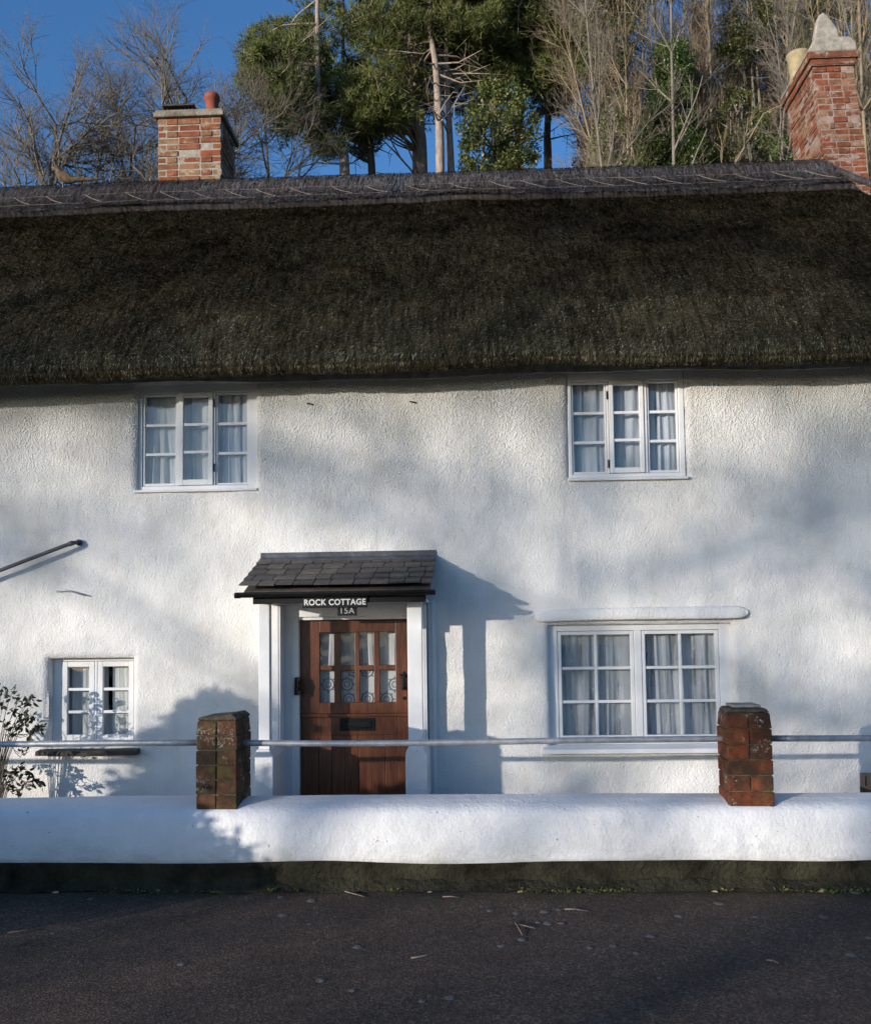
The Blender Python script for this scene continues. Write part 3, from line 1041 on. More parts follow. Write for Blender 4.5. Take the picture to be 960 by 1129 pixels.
def curtain(name, label, x0, x1, z0, z1, y, folds, amp, mat, seed=0, lean=0.0, top_gather=0.0):
    r = np.random.RandomState(seed)
    nx, nz = int(max(60, folds * 14)), 24
    xs = np.linspace(0, 1, nx + 1)
    zs = np.linspace(0, 1, nz + 1)
    X, Z = np.meshgrid(xs, zs, indexing='ij')
    ph = folds * 2 * math.pi * (X + 0.03 * np.sin(X * 17 + seed)) + 0.9 * np.sin(Z * 2.2 + seed + X * 5)
    a = amp * (0.55 + 0.45 * vnoise(X * 3, Z, 1.5, seed + 2)) * (0.5 + 0.5 * (1 - Z))
    Y = y + a * np.sin(ph) + a * 0.4 * np.sin(ph * 2.3 + 1.3)
    XX = x0 + (x1 - x0) * X + lean * (1 - Z)
    ZZ = z0 + (z1 - z0) * Z
    V = np.stack([XX.ravel(), Y.ravel(), ZZ.ravel()], 1)
    i, j = np.meshgrid(np.arange(nx), np.arange(nz), indexing='ij')
    b = (i * (nz + 1) + j).ravel()
    F = np.stack([b, b + nz + 1, b + nz + 2, b + 1], 1)
    root = np.array([(x0 + x1) / 2, y, z1])
    me = np_mesh(name, V - root, [F])
    smooth(me)
    o = link(name, me, mat)
    o.location = root
    tag(o, label, 'curtain')
    return o


# upper left
window(-2.588, -1.662, 2.733, 3.548, 0.05, [(-2.56, -2.285, 1, 0.016, -.012), (-2.275, -2.005, 1, 0.034, 0.012), (-1.99, -1.735, 1, 0.012, -.012)], 3, (0.032, 0.062), 'three-light upper window above left of the door', hinge=((-2.001, 3.40), (-2.001, 2.90)))
curtain('net_curtain', 'full white net curtain behind the upper left window', -2.58, -1.95, 2.76, 3.54, 0.135, 7, 0.034, M['lace'], 3)
curtain('net_curtain', 'grey-shaded net curtain in the right light of the upper left window', -1.95, -1.67, 2.76, 3.54, 0.125, 4, 0.03, M['net'], 4)
# upper right
window(0.695, 1.56, 2.757, 3.55, 0.02, [(0.722, 0.985, 1, 0.012, -.012), (1.0, 1.262, 1, 0.032, 0.012), (1.285, 1.52, 1, 0.014, -.012)], 3, (0.030, 0.060), 'three-light upper window above the large lower window', hinge=((0.992, 3.38), (0.992, 2.86)))
curtain('net_curtain', 'pleated white net curtain behind the upper right window', 0.70, 1.56, 2.78, 3.54, 0.105, 12, 0.030, M['net'], 6)
# lower right
lrw = window(0.518, 1.856, 0.776, 1.658, 0.055, [(0.585, 1.152, 2, 0.026, -0.006), (1.205, 1.775, 2, 0.026, -0.006)], 3, (0.030, 0.045), 'wide two-light lower window right of the door')
curtain('net_curtain', 'spotted net curtain in soft folds behind the wide lower window', 0.56, 1.80, 0.80, 1.64, 0.145, 11, 0.040, M['netdot'], 8)
# lower left
llw = window(-3.257, -2.603, 0.79, 1.455, 0.10, [(-3.19, -2.935, 1, 0.040, 0.0), (-2.915, -2.630, 1, 0.040, 0.0)], 3, (0.032, 0.022), 'small two-light window behind the railing at the left')
curtain('net_curtain', 'white curtain strip at the right of the small lower left window', -2.82, -2.62, 0.86, 1.43, 0.17, 3, 0.015, M['curtain'], 9)
curtain('lace_curtain', 'grey net panel in the left light of the small lower left window', -3.20, -2.86, 0.82, 1.45, 0.19, 4, 0.018, M['lace'], 10)
curtain('lace_curtain', 'short lace curtain along the bottom of the small lower left window', -2.90, -2.70, 0.82, 1.04, 0.195, 4, 0.008, M['lace'], 12)

# sills and drip mould
sw_ = MB()
sw_.prism([(-.085, 0.722), (-.085, 0.755), (0.045, 0.776), (0.045, 0.722)], 0.455, 1.86)
sw_.build('sill', M['paint'], lrw, 0.004)
ss_ = MB()
ss_.prism([(-.085, 0.738), (-.08, 0.772), (0.095, 0.788), (0.095, 0.738)], -3.31, -2.545)
ss_.build('sill', M['timber'], llw, 0.006)
for w_, a, b, z in ((llw, 0, 0, 0),):
    pass
us = MB()
us.prism([(-.018, 2.708), (-.02, 2.726), (0.048, 2.733), (0.048, 2.708)], -2.60, -1.655)
us.build('upper_sill', M['paint'], cottage, 0.004)
us = MB()
us.prism([(-.018, 2.732), (-.02, 2.75), (0.018, 2.757), (0.018, 2.732)], 0.685, 1.572)
us.build('upper_sill', M['paint'], cottage, 0.004)


def smoothbox_x(x0, x1, zc, prof_pts, endr=0.05, n=40):
    """moulding along X whose ends curl down"""
    V, F = [], []
    k = len(prof_pts)
    xs = np.linspace(x0, x1, n)
    for i, x in enumerate(xs):
        e = min(1.0, min(x - x0, x1 - x) / endr)
        sc = math.sqrt(max(0.02, 1 - (1 - e) ** 2))
        for (y, z) in prof_pts:
            V.append((x, y * (0.3 + 0.7 * sc), zc + z * (0.25 + 0.75 * sc) + 0.012 * math.sin(x * 2.3)))
    for i in range(n - 1):
        for j in range(k):
            a = i * k + j
            b = i * k + (j + 1) % k
            F.append((a, b, b + k, a + k))
    F.append(tuple(range(k)))
    F.append(tuple(range((n - 1) * k, n * k))[::-1])
    m = MB()
    m.add(V, F)
    return m


dm = smoothbox_x(0.40, 1.975, 1.735, [(0.04, -0.045), (-0.038, -0.048), (-0.044, -0.035), (-0.038, 0.0), (-0.020, 0.030), (0.0, 0.045), (0.04, 0.05)], 0.10, 60)
dm.V = [(v[0], v[1], v[2] + 0.022 * (v[0] - 1.18)) for v in dm.V]
dm.build('drip_mould', M['render'], cottage, 0, True)

# ---- porch
PO = bpy.data.objects.new('porch', None)
COL.objects.link(PO)
PO.parent = cottage
PO.location = (-0.96, 0, 0)
tag(PO, 'white boarded porch with small slate roof')
for side, (a, b) in ((-1, (-1.545, -1.468)), (1, (-0.497, -0.395))):
    m = MB()
    m.box(a, b, -0.45, -0.375, 0.80, 1.835)
    m.box(a, b, -0.145, -0.02, 0.80, 1.835)
    inn = b if side < 0 else a
    # vertical battens on both faces of each cheek
    for (y0, y1) in ((-0.140, -0.105), (-0.06, -0.025)):
        m.box(b, b + 0.014, y0, y1, 0.82, 1.83)
        m.box(a - 0.014, a, y0, y1, 0.82, 1.83)
    m.build('cheek_board', M['paint'], PO, 0.004)
    q = MB()
    q.prism([(a - .02, 0), (b + .03, 0), (b + .03, 0.765), (b + .016, 0.795), (b + .004, 0.82), (a - .004, 0.82), (a - .016, 0.795), (a - .02, 0.765)], -0.485, -0.02, 'Y')
    q.build('cheek_plinth', M['lowwall'], PO, 0.006)
ar = MB()
ar.box(-0.375, -0.315, -0.03, 0.03, 0.0, 1.86)
ar.box(-0.345, -0.325, -0.045, -0.031, 0.0, 1.86)
ar.build('architrave', M['paint'], PO, 0.004)
MB().box(-1.60, -1.565, -0.03, 0.03, 0.0, 1.86).build('architrave', M['paint'], PO, 0.004)
# door frame and head
df = MB()
df.box(-1.468, -1.345, 0.0, 0.11, 0.0, 1.75)
df.box(-1.400, -1.388, -0.008, -0.001, 0.0, 1.72)
df.box(-0.475, -0.40, 0.0, 0.11, 0.0, 1.75)
df.box(-1.345, -0.475, 0.003, 0.11, 1.722, 1.84)
df.box(-1.467, -0.498, -0.02, 0.0, 1.745, 1.835)
df.build('door_frame', M['paint'], PO, 0.004)
so_ = MB()
so_.box(-1.54, -0.36, -0.60, -0.003, 1.838, 1.85)
so_.build('soffit', M['paint'], PO)
fa = MB()
fa.box(-1.545, -0.355, -0.622, -0.602, 1.826, 1.885)
fa.build('fascia', M['black'], PO, 0.004)
# gutter: half round trough with stop ends
gt = MB()
n = 9
outp = [(-0.665 + 0.036 * math.cos(math.pi + math.pi * k / (n - 1)), 1.905 + 0.036 * math.sin(math.pi + math.pi * k / (n - 1))) for k in range(n)]
inp = [(-0.665 + 0.032 * math.cos(math.pi + math.pi * k / (n - 1)), 1.905 + 0.032 * math.sin(math.pi + math.pi * k / (n - 1))) for k in range(n)][::-1]
gt.prism(outp + inp, -1.635, -0.295)
gt.prism([(p[0] * 1.0, p[1]) for p in outp], -1.643, -1.6355)
gt.prism(outp, -0.2945, -0.288)
gt.tube([(-1.66, -0.665, 1.885), (-1.62, -0.665, 1.885)], 0.02, 10)
for x in (-1.45, -0.96, -0.47):
    gt.box(x - .012, x + .012, -0.632, -0.60, 1.87, 1.90)
gt.build('gutter', M['black'], PO)
# slate roof
sr = MB()
rnd = random.Random(12)
E0, E1 = (-0.685, 1.925), (0.0, 2.17)   # (y, z) eave and top
rows = 5
ang = math.atan2(E1[1] - E0[1], E1[0] - E0[0])
Ltot = math.hypot(E1[0] - E0[0], E1[1] - E0[1])
# boarded deck under the slates
sr.prism([(E0[0] + .04, E0[1] - .03), (0.0, E1[1] - .045), (0.0, E1[1] - .02), (E0[0] + .03, E0[1] - .012)], -1.60, -0.325)
for r in range(rows):
    s0 = r * Ltot / rows * 0.94
    x = -1.625 - (0.06 if r % 2 else 0)
    while x < -0.31:
        wv = rnd.uniform(0.105, 0.165)
        xa, xb = max(x, -1.625), min(x + wv, -0.308)
        if xb - xa > 0.03:
            l0, l1 = s0 + rnd.uniform(-.008, .004), s0 + Ltot / rows * 1.7
            l1 = min(l1, Ltot)
            th = 0.013
            lift0, lift1 = 0.024 + rnd.uniform(0, .004), 0.004
            def pt(l, h):
                return (E0[0] + l * math.cos(ang) - h * math.sin(ang), E0[1] + l * math.sin(ang) + h * math.cos(ang))
            a, b, c, d = pt(l0, lift0), pt(l1, lift1), pt(l1, lift1 + th), pt(l0, lift0 + th)
            sr.prism([a, b, c, d], xa + .0025, xb - .0025)
        x += wv
sr.build('slate_roof', M['slate'], PO, 0.0015, False, 1)
ld = MB()
xs = np.linspace(-1.625, -0.312, 30)
for a, b in zip(xs[:-1], xs[1:]):
    w0, w1 = 0.003 * math.sin(a * 31), 0.003 * math.sin(b * 31)
    z0 = 2.232
    ld.add([(a, -0.022, z0), (b, -0.022, z0), (b, -0.028 + w1, 2.195), (a, -0.028 + w0, 2.195), (a, -0.135 + w0, 2.152 + w0), (b, -0.135 + w1, 2.152 + w1), (a, 0.02, z0), (b, 0.02, z0), (a, -0.137 + w0, 2.145 + w0), (b, -0.137 + w1, 2.145 + w1)],
           [(0, 3, 2, 1), (3, 4, 5, 2), (6, 0, 1, 7), (4, 8, 9, 5)])
ld.build('lead_flashing', M['lead'], PO)

# ---- door
dr = MB()
DX0, DX1, DZ0, DZ1, DY = -1.342, -0.478, 0.02, 1.716, 0.05
gx = [(-1.197, -1.088), (-1.040, -0.931), (-0.897, -0.788), (-0.747, -0.624)]
gz = [(1.102, 1.343), (1.379, 1.628)]
Dd = 0.045
dr.box(DX0, gx[0][0], DY, DY + Dd, 1.02, DZ1)
dr.box(gx[-1][1], DX1, DY, DY + Dd, 1.02, DZ1)
dr.box(gx[0][0], gx[-1][1], DY + .001, DY + Dd, gz[1][1], DZ1)
dr.box(gx[0][0], gx[-1][1], DY + .001, DY + Dd, 1.02, gz[0][0])
for k in range(3):
    dr.box(gx[k][1], gx[k + 1][0], DY + .006, DY + Dd, gz[0][0], gz[1][1])
for (a, b) in gx:
    dr.box(a, b, DY + .009, DY + Dd, gz[0][1], gz[1][0])
dr.box(DX0, DX1, DY - .016, DY + Dd, 0.995, 1.02)          # weather moulding
dr.box(DX0, -1.21, DY, DY + Dd, DZ0, 0.995)
dr.box(-0.61, DX1, DY, DY + Dd, DZ0, 0.995)
dr.box(-1.21, -0.61, DY + .001, DY + Dd, DZ0, 0.20)
dr.box(-1.21, -0.61, DY + .001, DY + Dd, 0.86, 0.995)
for k in range(6):
    a = -1.21 + k * 0.1
    dr.box(a + .0008, a + .0992, DY + .006, DY + .03, 0.20, 0.86)
door = dr.build('door', M['door'], cottage, 0.003)
tag(door, 'varnished red-brown front door glazed with eight small panes')
pn = MB()
for (a, b) in gx:
    for (c, d) in gz:
        pn.add([(a - .003, DY + .02, c - .003), (b + .003, DY + .02, c - .003), (b + .003, DY + .02, d + .003), (a - .003, DY + .02, d + .003)], [(0, 1, 2, 3)])
pn.build('pane', M['glass'], door)
lp = MB()
lp.box(-1.048, -0.782, DY - .007, DY, 0.892, 0.985)
lp.box(-1.02, -0.81, DY - .013, DY - .0075, 0.912, 0.962)
lp.tube([(-1.00, DY - .015, 0.918), (-0.83, DY - .015, 0.918)], 0.006, 8)
for x in (-1.036, -0.794):
    lp.tube([(x, DY - .012, .938), (x, DY - .006, .938)], 0.007, 8)
lp.build('letter_plate', M['black'], door, 0.003)
hd = MB()
hx, hz = -0.560, 1.25
hd.prism([(hx - .02, hz - .06), (hx + .02, hz - .06), (hx + .013, hz), (hx + .024, hz + .05), (hx, hz + .085), (hx - .024, hz + .05), (hx - .013, hz)], DY - .006, DY, 'Y')
hd.tube([(hx, DY - .006, hz + .045), (hx, DY - .04, hz + .05), (hx, DY - .05, hz + .02), (hx, DY - .045, hz - .03), (hx, DY - .01, hz - .045)], [.008, .009, .011, .009, .007], 8)
hd.tube([(hx - .035, DY - .03, hz + .055), (hx + .035, DY - .03, hz + .055)], [.006, .006], 8)
hd.build('handle', M['black'], door, 0.002)
kl = MB()
kl.tube([(hx, DY - .008, hz - .12), (hx, DY, hz - .12)], 0.014, 12)
kl.build('lock', M['black'], door)
bx = MB()
bx.prism([(-1.375, 1.165), (-1.325, 1.165), (-1.323, 1.20), (-1.33, 1.29), (-1.345, 1.30), (-1.372, 1.295)], -0.035, -0.002, 'Y')
bx.tube([(-1.345, -0.04, 1.27), (-1.34, -0.055, 1.24), (-1.345, -0.04, 1.20)], 0.007, 8)
o = bx.build('door_bell', M['black'], None, 0.004)
tag(o, 'small black bell box on the left of the door frame', 'door bell')


# lace behind the door glass, with ring motifs
def door_lace():
    me = []
    c = curtain('lace_curtain', 'white lace curtain with ring pattern behind the eight panes of the front door', -1.215, -0.61, 1.36, 1.645, 0.118, 7, 0.012, M['lace'], 15)
    # lower patterned panel hangs with it
    root = Vector(c.location)
    panel = MB()
    panel.box(-1.21 , -0.615, 0.118, 0.119, 1.085, 1.365)
    panel.V = [(v[0] - root.x, v[1] - root.y, v[2] - root.z) for v in panel.V]
    me2 = bpy.data.meshes.new('lower_panel')
    me2.from_pydata(panel.V, [], panel.F)
    p = link('lower_panel', me2, M['lace'], c)
    rg = MB()
    for cx_, cz_ in ((-1.142, 1.235), (-1.0, 1.235), (-0.985, 1.12), (-0.845, 1.125), (-0.70, 1.12), (-0.845, 1.335), (-0.95, 1.34), (-0.64, 1.23)):
        for rr, th in ((0.042, 0.006), (0.020, 0.004)):
            pts = [(cx_ + rr * math.cos(t), 0.1165, cz_ + rr * 1.05 * math.sin(t)) for t in np.linspace(0, 2 * math.pi, 25)]
            rg.tube(pts, th, 4)
        for k in range(8):
            t = k * math.pi / 4
            rg.tube([(cx_ + .048 * math.cos(t), .1165, cz_ + .048 * math.sin(t)), (cx_ + .06 * math.cos(t), .1165, cz_ + .06 * math.sin(t))], 0.005, 4)
    rg.V = [(v[0] - root.x, v[1] - root.y, v[2] - root.z) for v in rg.V]
    me3 = bpy.data.meshes.new('ring_pattern')
    me3.from_pydata(rg.V, [], rg.F)
    link('ring_pattern', me3, m_simple('grey lace thread', (0.30, 0.31, 0.34), 0.9, 0.1, 0.1, 9), c)


door_lace()

# ---- signs
def text_on(parent, body, size, x, y, z, mat, name='lettering', sx=1.0, off=0.0):
    cu = bpy.data.curves.new(name, 'FONT')
    cu.body = body
    cu.size = size
    cu.align_x = 'CENTER'
    cu.align_y = 'CENTER'
    cu.extrude = 0.0012
    cu.offset = off
    cu.space_character = 1.08
    tmp = bpy.data.objects.new(name, cu)
    COL.objects.link(tmp)
    me = bpy.data.meshes.new_from_object(tmp)
    me.materials.clear()
    bpy.data.objects.remove(tmp)
    o = link(name, me, mat)
    o.parent = parent
    o.location = (x, y, z)
    o.rotation_euler = (math.pi / 2, 0, 0)
    o.scale = (sx, 1, 1)
    return o


ns = thing('name_sign', 'black name plate reading ROCK COTTAGE in white capitals over the door', 'sign', (-0.977, -0.632, 1.83))
MB().box(-1.20, -0.754, -0.637, -0.626, 1.793, 1.866).build('plate', M['black'], ns, 0.002)
text_on(ns, 'ROCK COTTAGE', 0.056, 0.0, -0.0065, 0.0, M['white'], sx=0.93, off=0.0014)
nn = thing('number_sign', 'small black number plate reading 15A hanging under the name plate', 'sign', (-0.895, -0.615, 1.765))
MB().box(-0.962, -0.828, -0.6195, -0.611, 1.739, 1.80).build('plate', M['black'], nn, 0.002)
text_on(nn, '15A', 0.060, -0.002, -0.0055, 0.006, M['greyletter'], sx=1.0, off=0.0003)

# ---- small things on the wall
pp = MB()
pp.tube([(-3.028, -0.010, 2.335), (-3.035, -0.05, 2.332), (-3.10, -0.075, 2.308), (-3.38, -0.085, 2.205), (-4.4, -0.09, 1.83)], 0.0155, 10)
pp.tube([(-3.02, 0.0, 2.336), (-3.02, -0.02, 2.336)], 0.024, 12)
pp.tube([(-3.045, -0.055, 2.330), (-3.075, -0.068, 2.318)], 0.0185, 12)
tag(pp.build('wall_pipe', M['darkpipe'], None, 0, True), 'thin grey pipe slanting across the white wall at the left edge', 'pipe')
bw = MB()
bw.tube([(-3.188, 0.0, 1.967), (-3.185, -0.012, 1.968), (-3.10, -0.02, 1.972), (-2.957, -0.02, 1.930)], [0.007, 0.006, 0.006, 0.006], 8)
tag(bw.build('bent_wire', M['galv'], None, 0, True), 'short bent wire fixed to the wall below the slanting pipe', 'wire')
for (px, py, lab) in ((342, 445, 'small rusty hook in the wall just right of the upper left window'), (455, 443, 'tiny hook in the wall above the middle of the porch, further from the window')):
    p = at(px, py, -0.01)
    k = MB()
    k.tube([(p.x - .025, 0.0, p.z + .004), (p.x - .015, -0.02, p.z), (p.x + .01, -0.026, p.z - .006), (p.x + .022, -0.012, p.z - .008)], 0.006, 7)
    tag(k.build('wall_hook', M['timber'], None, 0, True), lab, 'hook', 'hooks in the wall under the eaves')

# ---- straw bird on the ridge
bp_ = at(69, 208, 2.2)
bird = thing('straw_bird', 'weathered straw pheasant ornament standing on the thatched ridge at the left', 'roof ornament', tuple(bp_))
b0 = at(62, 186, 2.3)
def bpt(px, py, y=2.3):
    p = at(px, py, y)
    return (p.x, p.y, p.z)
body = MB()
body.tube([bpt(57, 187.5), bpt(59.5, 186), bpt(62, 185), bpt(64, 187.5), bpt(65.5, 191), bpt(68.5, 194), bpt(73, 196), bpt(78, 197.5), bpt(85, 197.6), bpt(95, 197.3), bpt(108, 197), bpt(116, 196.5)],
          [.004, .018, .030, .026, .034, .055, .058, .040, .025, .018, .013, .005], 12, True, 1.1)
body.build('body', M['straw'], bird, 0, True)
lg = MB()
lg.tube([bpt(69, 197), bpt(69.5, 204, 2.28), bpt(69, 212, 2.25)], [.012, .008, .008], 8)
lg.build('leg', M['hazel'], bird, 0, True)

# ------------------------------------------------------------------ low wall, pillars, rails
def low_wall():  # wall, pillars, rails and road level scaled about the camera, baked into the numbers
    pr = [(-1.631, 0.142), (-1.629, 0.241), (-1.638, 0.315), (-1.647, 0.327), (-1.647, 0.394), (-1.636, 0.475), (-1.62, 0.538), (-1.604, 0.576), (-1.575, 0.603), (-1.53, 0.617), (-1.44, 0.63), (-1.314, 0.637), (-1.269, 0.63), (-1.237, 0.592), (-1.229, 0.43), (-1.229, 0.142)]
    # refine
    q = np.array(pr)
    L = np.concatenate([[0], np.cumsum(np.hypot(*np.diff(q, axis=0).T))])
    t = np.linspace(0, L[-1], 74)
    py_, pz_ = np.interp(t, L, q[:, 0]), np.interp(t, L, q[:, 1])
    xs = np.linspace(-8.5, 5.5, 700)
    X, T = np.meshgrid(xs, t, indexing='ij')
    Yb = np.tile(py_, (len(xs), 1))
    Zb = np.tile(pz_, (len(xs), 1))
    nz = 0.007 * vnoise(X, T, 1.6, 81) + 0.005 * vnoise(X, T, 5, 82) + 0.003 * vnoise(X, T, 16, 83)
    Yb -= nz
    Zb += np.where(Zb > 0.56, 0.008 * vnoise(X, T, 1.1, 84), 0)
    Zb += np.where((Zb > 0.30) & (Zb < 0.50), (0.014 * vnoise(X, X * 0, 1.4, 85) + 0.012 * (np.abs(X + 0.3) / 3) ** 2 - .004), 0)
    V = np.stack([X.ravel(), Yb.ravel(), Zb.ravel()], 1)
    F = grid_faces(len(xs) - 1, len(t) - 1)
    base = thing('garden_wall', 'low rounded white painted wall on a dark plinth along the road', 'wall', (-1.0, -1.4, 0.1))
    # split: plinth is its own part
    col = np.tile(np.arange(len(t) - 1), len(xs) - 1)
    cut = int(np.searchsorted(pz_[:30], 0.315))
    Fw = F[col >= cut]
    Fp = F[col < cut]
    np_obj('painted_wall', V, [Fw], M['lowwall'], base, True)
    Vp = V.copy()
    nn_ = vnoise(V[:, 0], V[:, 2], 14, 86)
    Vp[:, 1] -= 0.006 * nn_
    np_obj('plinth', Vp, [Fp], M['plinth'], base, True)
    # crumbling tar fillet where the plinth meets the road
    xs = np.linspace(-8.5, 5.5, 900)
    a = []
    for k, (dy, z) in enumerate(((0.02, 0.06), (-0.012, 0.045), (-0.035, 0.02), (-0.075, 0.004))):
        a.append(np.stack([xs, -1.631 + dy * (1 + 0.35 * vnoise(xs, xs * 0 + k, 7, 87)), z * (1 + 0.5 * vnoise(xs, xs * 0 + k, 9, 88)) + ROADZ + 0.001], 1))
    V = np.concatenate(a)
    n_ = len(xs)
    F = []
    for k in range(3):
        i = np.arange(n_ - 1) + k * n_
        F.append(np.stack([i, i + n_, i + n_ + 1, i + 1], 1))
    np_obj('tar_fillet', V, [np.concatenate(F)], M['plinth'], base, True)


low_wall()


def pillar(x0, x1, y0, y1, z0, z1, brick, label, seed, yaw, cap='saddle', nc=(2, 2, 2, 2, 2, 2)):
    cx_, cy_ = (x0 + x1) / 2, (y0 + y1) / 2
    w, d = (x1 - x0) / 2, (y1 - y0) / 2
    t = thing('brick_pillar', label, 'pillar', (cx_, cy_, z0), 'brick pillars on the low wall')
    t.rotation_euler.z = yaw
    ztop = z1 - 0.03
    bm, mo = brick_stack(-w, w, -d, d, 0, ztop - z0, (ztop - z0) / len(nc), w, 0.007, seed, 0.005, 0.003, pier=nc)
    # round the shoulders of the worn top course
    for q in (bm, mo):
        q.V = [((v[0] * (1 - 0.06 * max(0, (v[2] - (ztop - z0) + .05) / .05))), v[1] * (1 - 0.06 * max(0, (v[2] - (ztop - z0) + .05) / .05)), v[2]) for v in q.V]
        q.V = [(v[0] + cx_, v[1] + cy_, v[2] + z0) for v in q.V]
    bm.build('bricks', brick, t, 0.005, False, 2)
    mo.build('mortar', M['mortar_dark'], t)
    cpm = MB()
    h = z1 - ztop
    if cap == 'saddle':
        cpm.prism([(-w * .97, 0.002), (w * .97, 0.002), (w * .98, h * .5), (w * .72, h * 1.3), (w * .2, h * .95), (-w * .55, h * .75), (-w * .95, h * .6)], -d * .96, d * .96, 'Y')
    else:
        cpm.prism([(-w * .95, 0.002), (w * .95, 0.002), (w * .80, h * .9), (-w * .80, h * .9)], -d * .92, d * .92, 'Y')
    cpm.V = [(v[0] + cx_, v[1] + cy_, v[2] + ztop) for v in cpm.V]
    cpm.build('capping', M['mortar_dark'], t, 0.008)
    if cap != 'saddle':
        sl_ = MB().box(cx_ - w * .62, cx_ + w * .62, cy_ - d * .70, cy_ + d * .80, z1 + .0, z1 + .016)
        sl_.build('cement_top', M['mortar'], t, 0.004)
    return t


pillar(-1.651, -1.411, -1.58, -1.26, 0.601, 1.145, M['brick_dark'], 'dark mossy brick pillar left of the front door', 21, rad(-1.5))
pillar(1.409, 1.661, -1.58, -1.314, 0.601, 1.159, M['brick_warm'], 'red brick pillar with lichen and pale cement top, in front of the wide lower window', 22, rad(-2.0), 'flat', (1, 2, 1, 2, 2, 2))
pb_, pm_ = brick_stack(-0.14, 0.14, -0.11, 0.11, 0, 0.60, 0.09, 0.2, 0.014, 23)
pr_ = thing('brick_pier', 'dark brick pier just entering the picture at the far right behind the low wall', 'pier', (2.775, -0.36, 0.0))
for q in (pb_, pm_):
    q.V = [(v[0] + 2.775, v[1] - 0.36, v[2]) for v in q.V]
pb_.build('bricks', M['brick_dark'], pr_, 0.004)
pm_.build('mortar', M['mortar_red'], pr_)

for (a, b, lab) in ((-8.3, -1.62, 'galvanised handrail running left from the dark brick pillar'), (-1.49, 1.49, 'galvanised handrail in front of the door, between the two brick pillars'), (1.69, 5.3, 'galvanised handrail running right from the red brick pillar')):
    t = thing('handrail', lab, 'handrail', ((a + b) / 2, -1.44, 0.6), 'handrail lengths along the low wall')
    m = MB()
    n_ = 24
    xs = np.linspace(a, b, n_)
    m.tube([(x, -1.44, 0.973 + 0.004 * math.sin(x * 2.1) - (0.008 if abs(x) < 1.5 else 0) * (1 - (x / 1.6) ** 2)) for x in xs], 0.0185, 14)
    m.build('rail', M['galv'], t, 0, True)
    if b < 0 or a > 1:
        for x in ([-7.6, -5.2] if b < 0 else [4.6]):
            m = MB().tube([(x, -1.44, 0.6), (x, -0.80, 0.89)], 0.018, 12)
            m.build('post', M['galv'], t, 0, True)


# ------------------------------------------------------------------ plants: generators
def segs_to_mesh(segs, nside=4):
    A = np.array([s[0] for s in segs], float)
    B = np.array([s[1] for s in segs], float)
    ra = np.array([s[2] for s in segs])[:, None]
    rb = np.array([s[3] for s in segs])[:, None]
    D = B - A
    D /= np.linalg.norm(D, axis=1)[:, None] + 1e-9
    up = np.where(np.abs(D[:, 2:3]) < 0.9, np.array([[0, 0, 1.0]]), np.array([[0, 1.0, 0]]))
    a = np.cross(D, up)
    a /= np.linalg.norm(a, axis=1)[:, None]
    b = np.cross(a, D)
    rings = []
    for R, Q in ((ra, A), (rb, B)):
        for k in range(nside):
            t = 2 * math.pi * k / nside
            rings.append(Q + (a * math.cos(t) + b * math.sin(t)) * R)
    V = np.stack(rings, 1).reshape(-1, 3)
    n = len(segs)
    o = np.arange(n)[:, None] * 2 * nside
    F = np.concatenate([o + np.array([[k, (k + 1) % nside, nside + (k + 1) % nside, nside + k]]) for k in range(nside)])
    return V, F


def grow(rnd, p, d, L, r, level, P, out):
    """recursive branch; P: per level dict"""
    q = P[level]
    n = q['n']
    sl_ = L / n
    nodes = [p]
    rr = [r]
    for i in range(n):
        w = q['wig']
        d = (d + Vector((rnd.gauss(0, w), rnd.gauss(0, w), rnd.gauss(0, w))) + Vector((0, 0, q['up']))).normalized()
        p2 = p + d * sl_
        r2 = r * (1 - (i + 1) / n * (1 - q['tip']))
        out[level].append((tuple(p), tuple(p2), rr[-1], r2))
        rr.append(r2)
        p = p2
        nodes.append((p, d.copy(), r2))
    if level + 1 < len(P):
        c = P[level + 1]
        k = q['kids']
        for j in range(k):
            t = q['from'] + (1 - q['from']) * (j + rnd.random()) / k
            i = min(n, max(1, int(round(t * n))))
            pp, dd, r0 = nodes[i]
            ax = Vector((rnd.gauss(0, 1), rnd.gauss(0, 1), rnd.gauss(0, 1)))
            ax = (ax - ax.dot(dd) * dd).normalized()
            ang_ = rad(rnd.gauss(c['ang'], c['ang'] * 0.25))
            nd = (dd * math.cos(ang_) + ax * math.sin(ang_)).normalized()
            grow(rnd, pp, nd, c['L'] * rnd.uniform(0.6, 1.25) * (1.15 - 0.5 * t), min(r0 * 0.75, c['r']), level + 1, P, out)


def bare_tree(name, label, cat, group, base, H, r, P, seed, bark, twig=None, d0=(0, 0, 1)):
    rnd = random.Random(seed)
    out = [[] for _ in P]
    root = thing(name, label, cat, base, group)
    grow(rnd, Vector(base), Vector(d0).normalized(), H, r, 0, P, out)
    thick = [s for lv in out[:2] for s in lv]
    thin = [s for lv in out[2:] for s in lv]
    V, F = segs_to_mesh(thick, 7)
    np_obj('trunk', V, [F], bark, root, True)
    if thin:
        V, F = segs_to_mesh(thin, 3)
        np_obj('crown', V, [F], twig or bark, root, True)
    return root


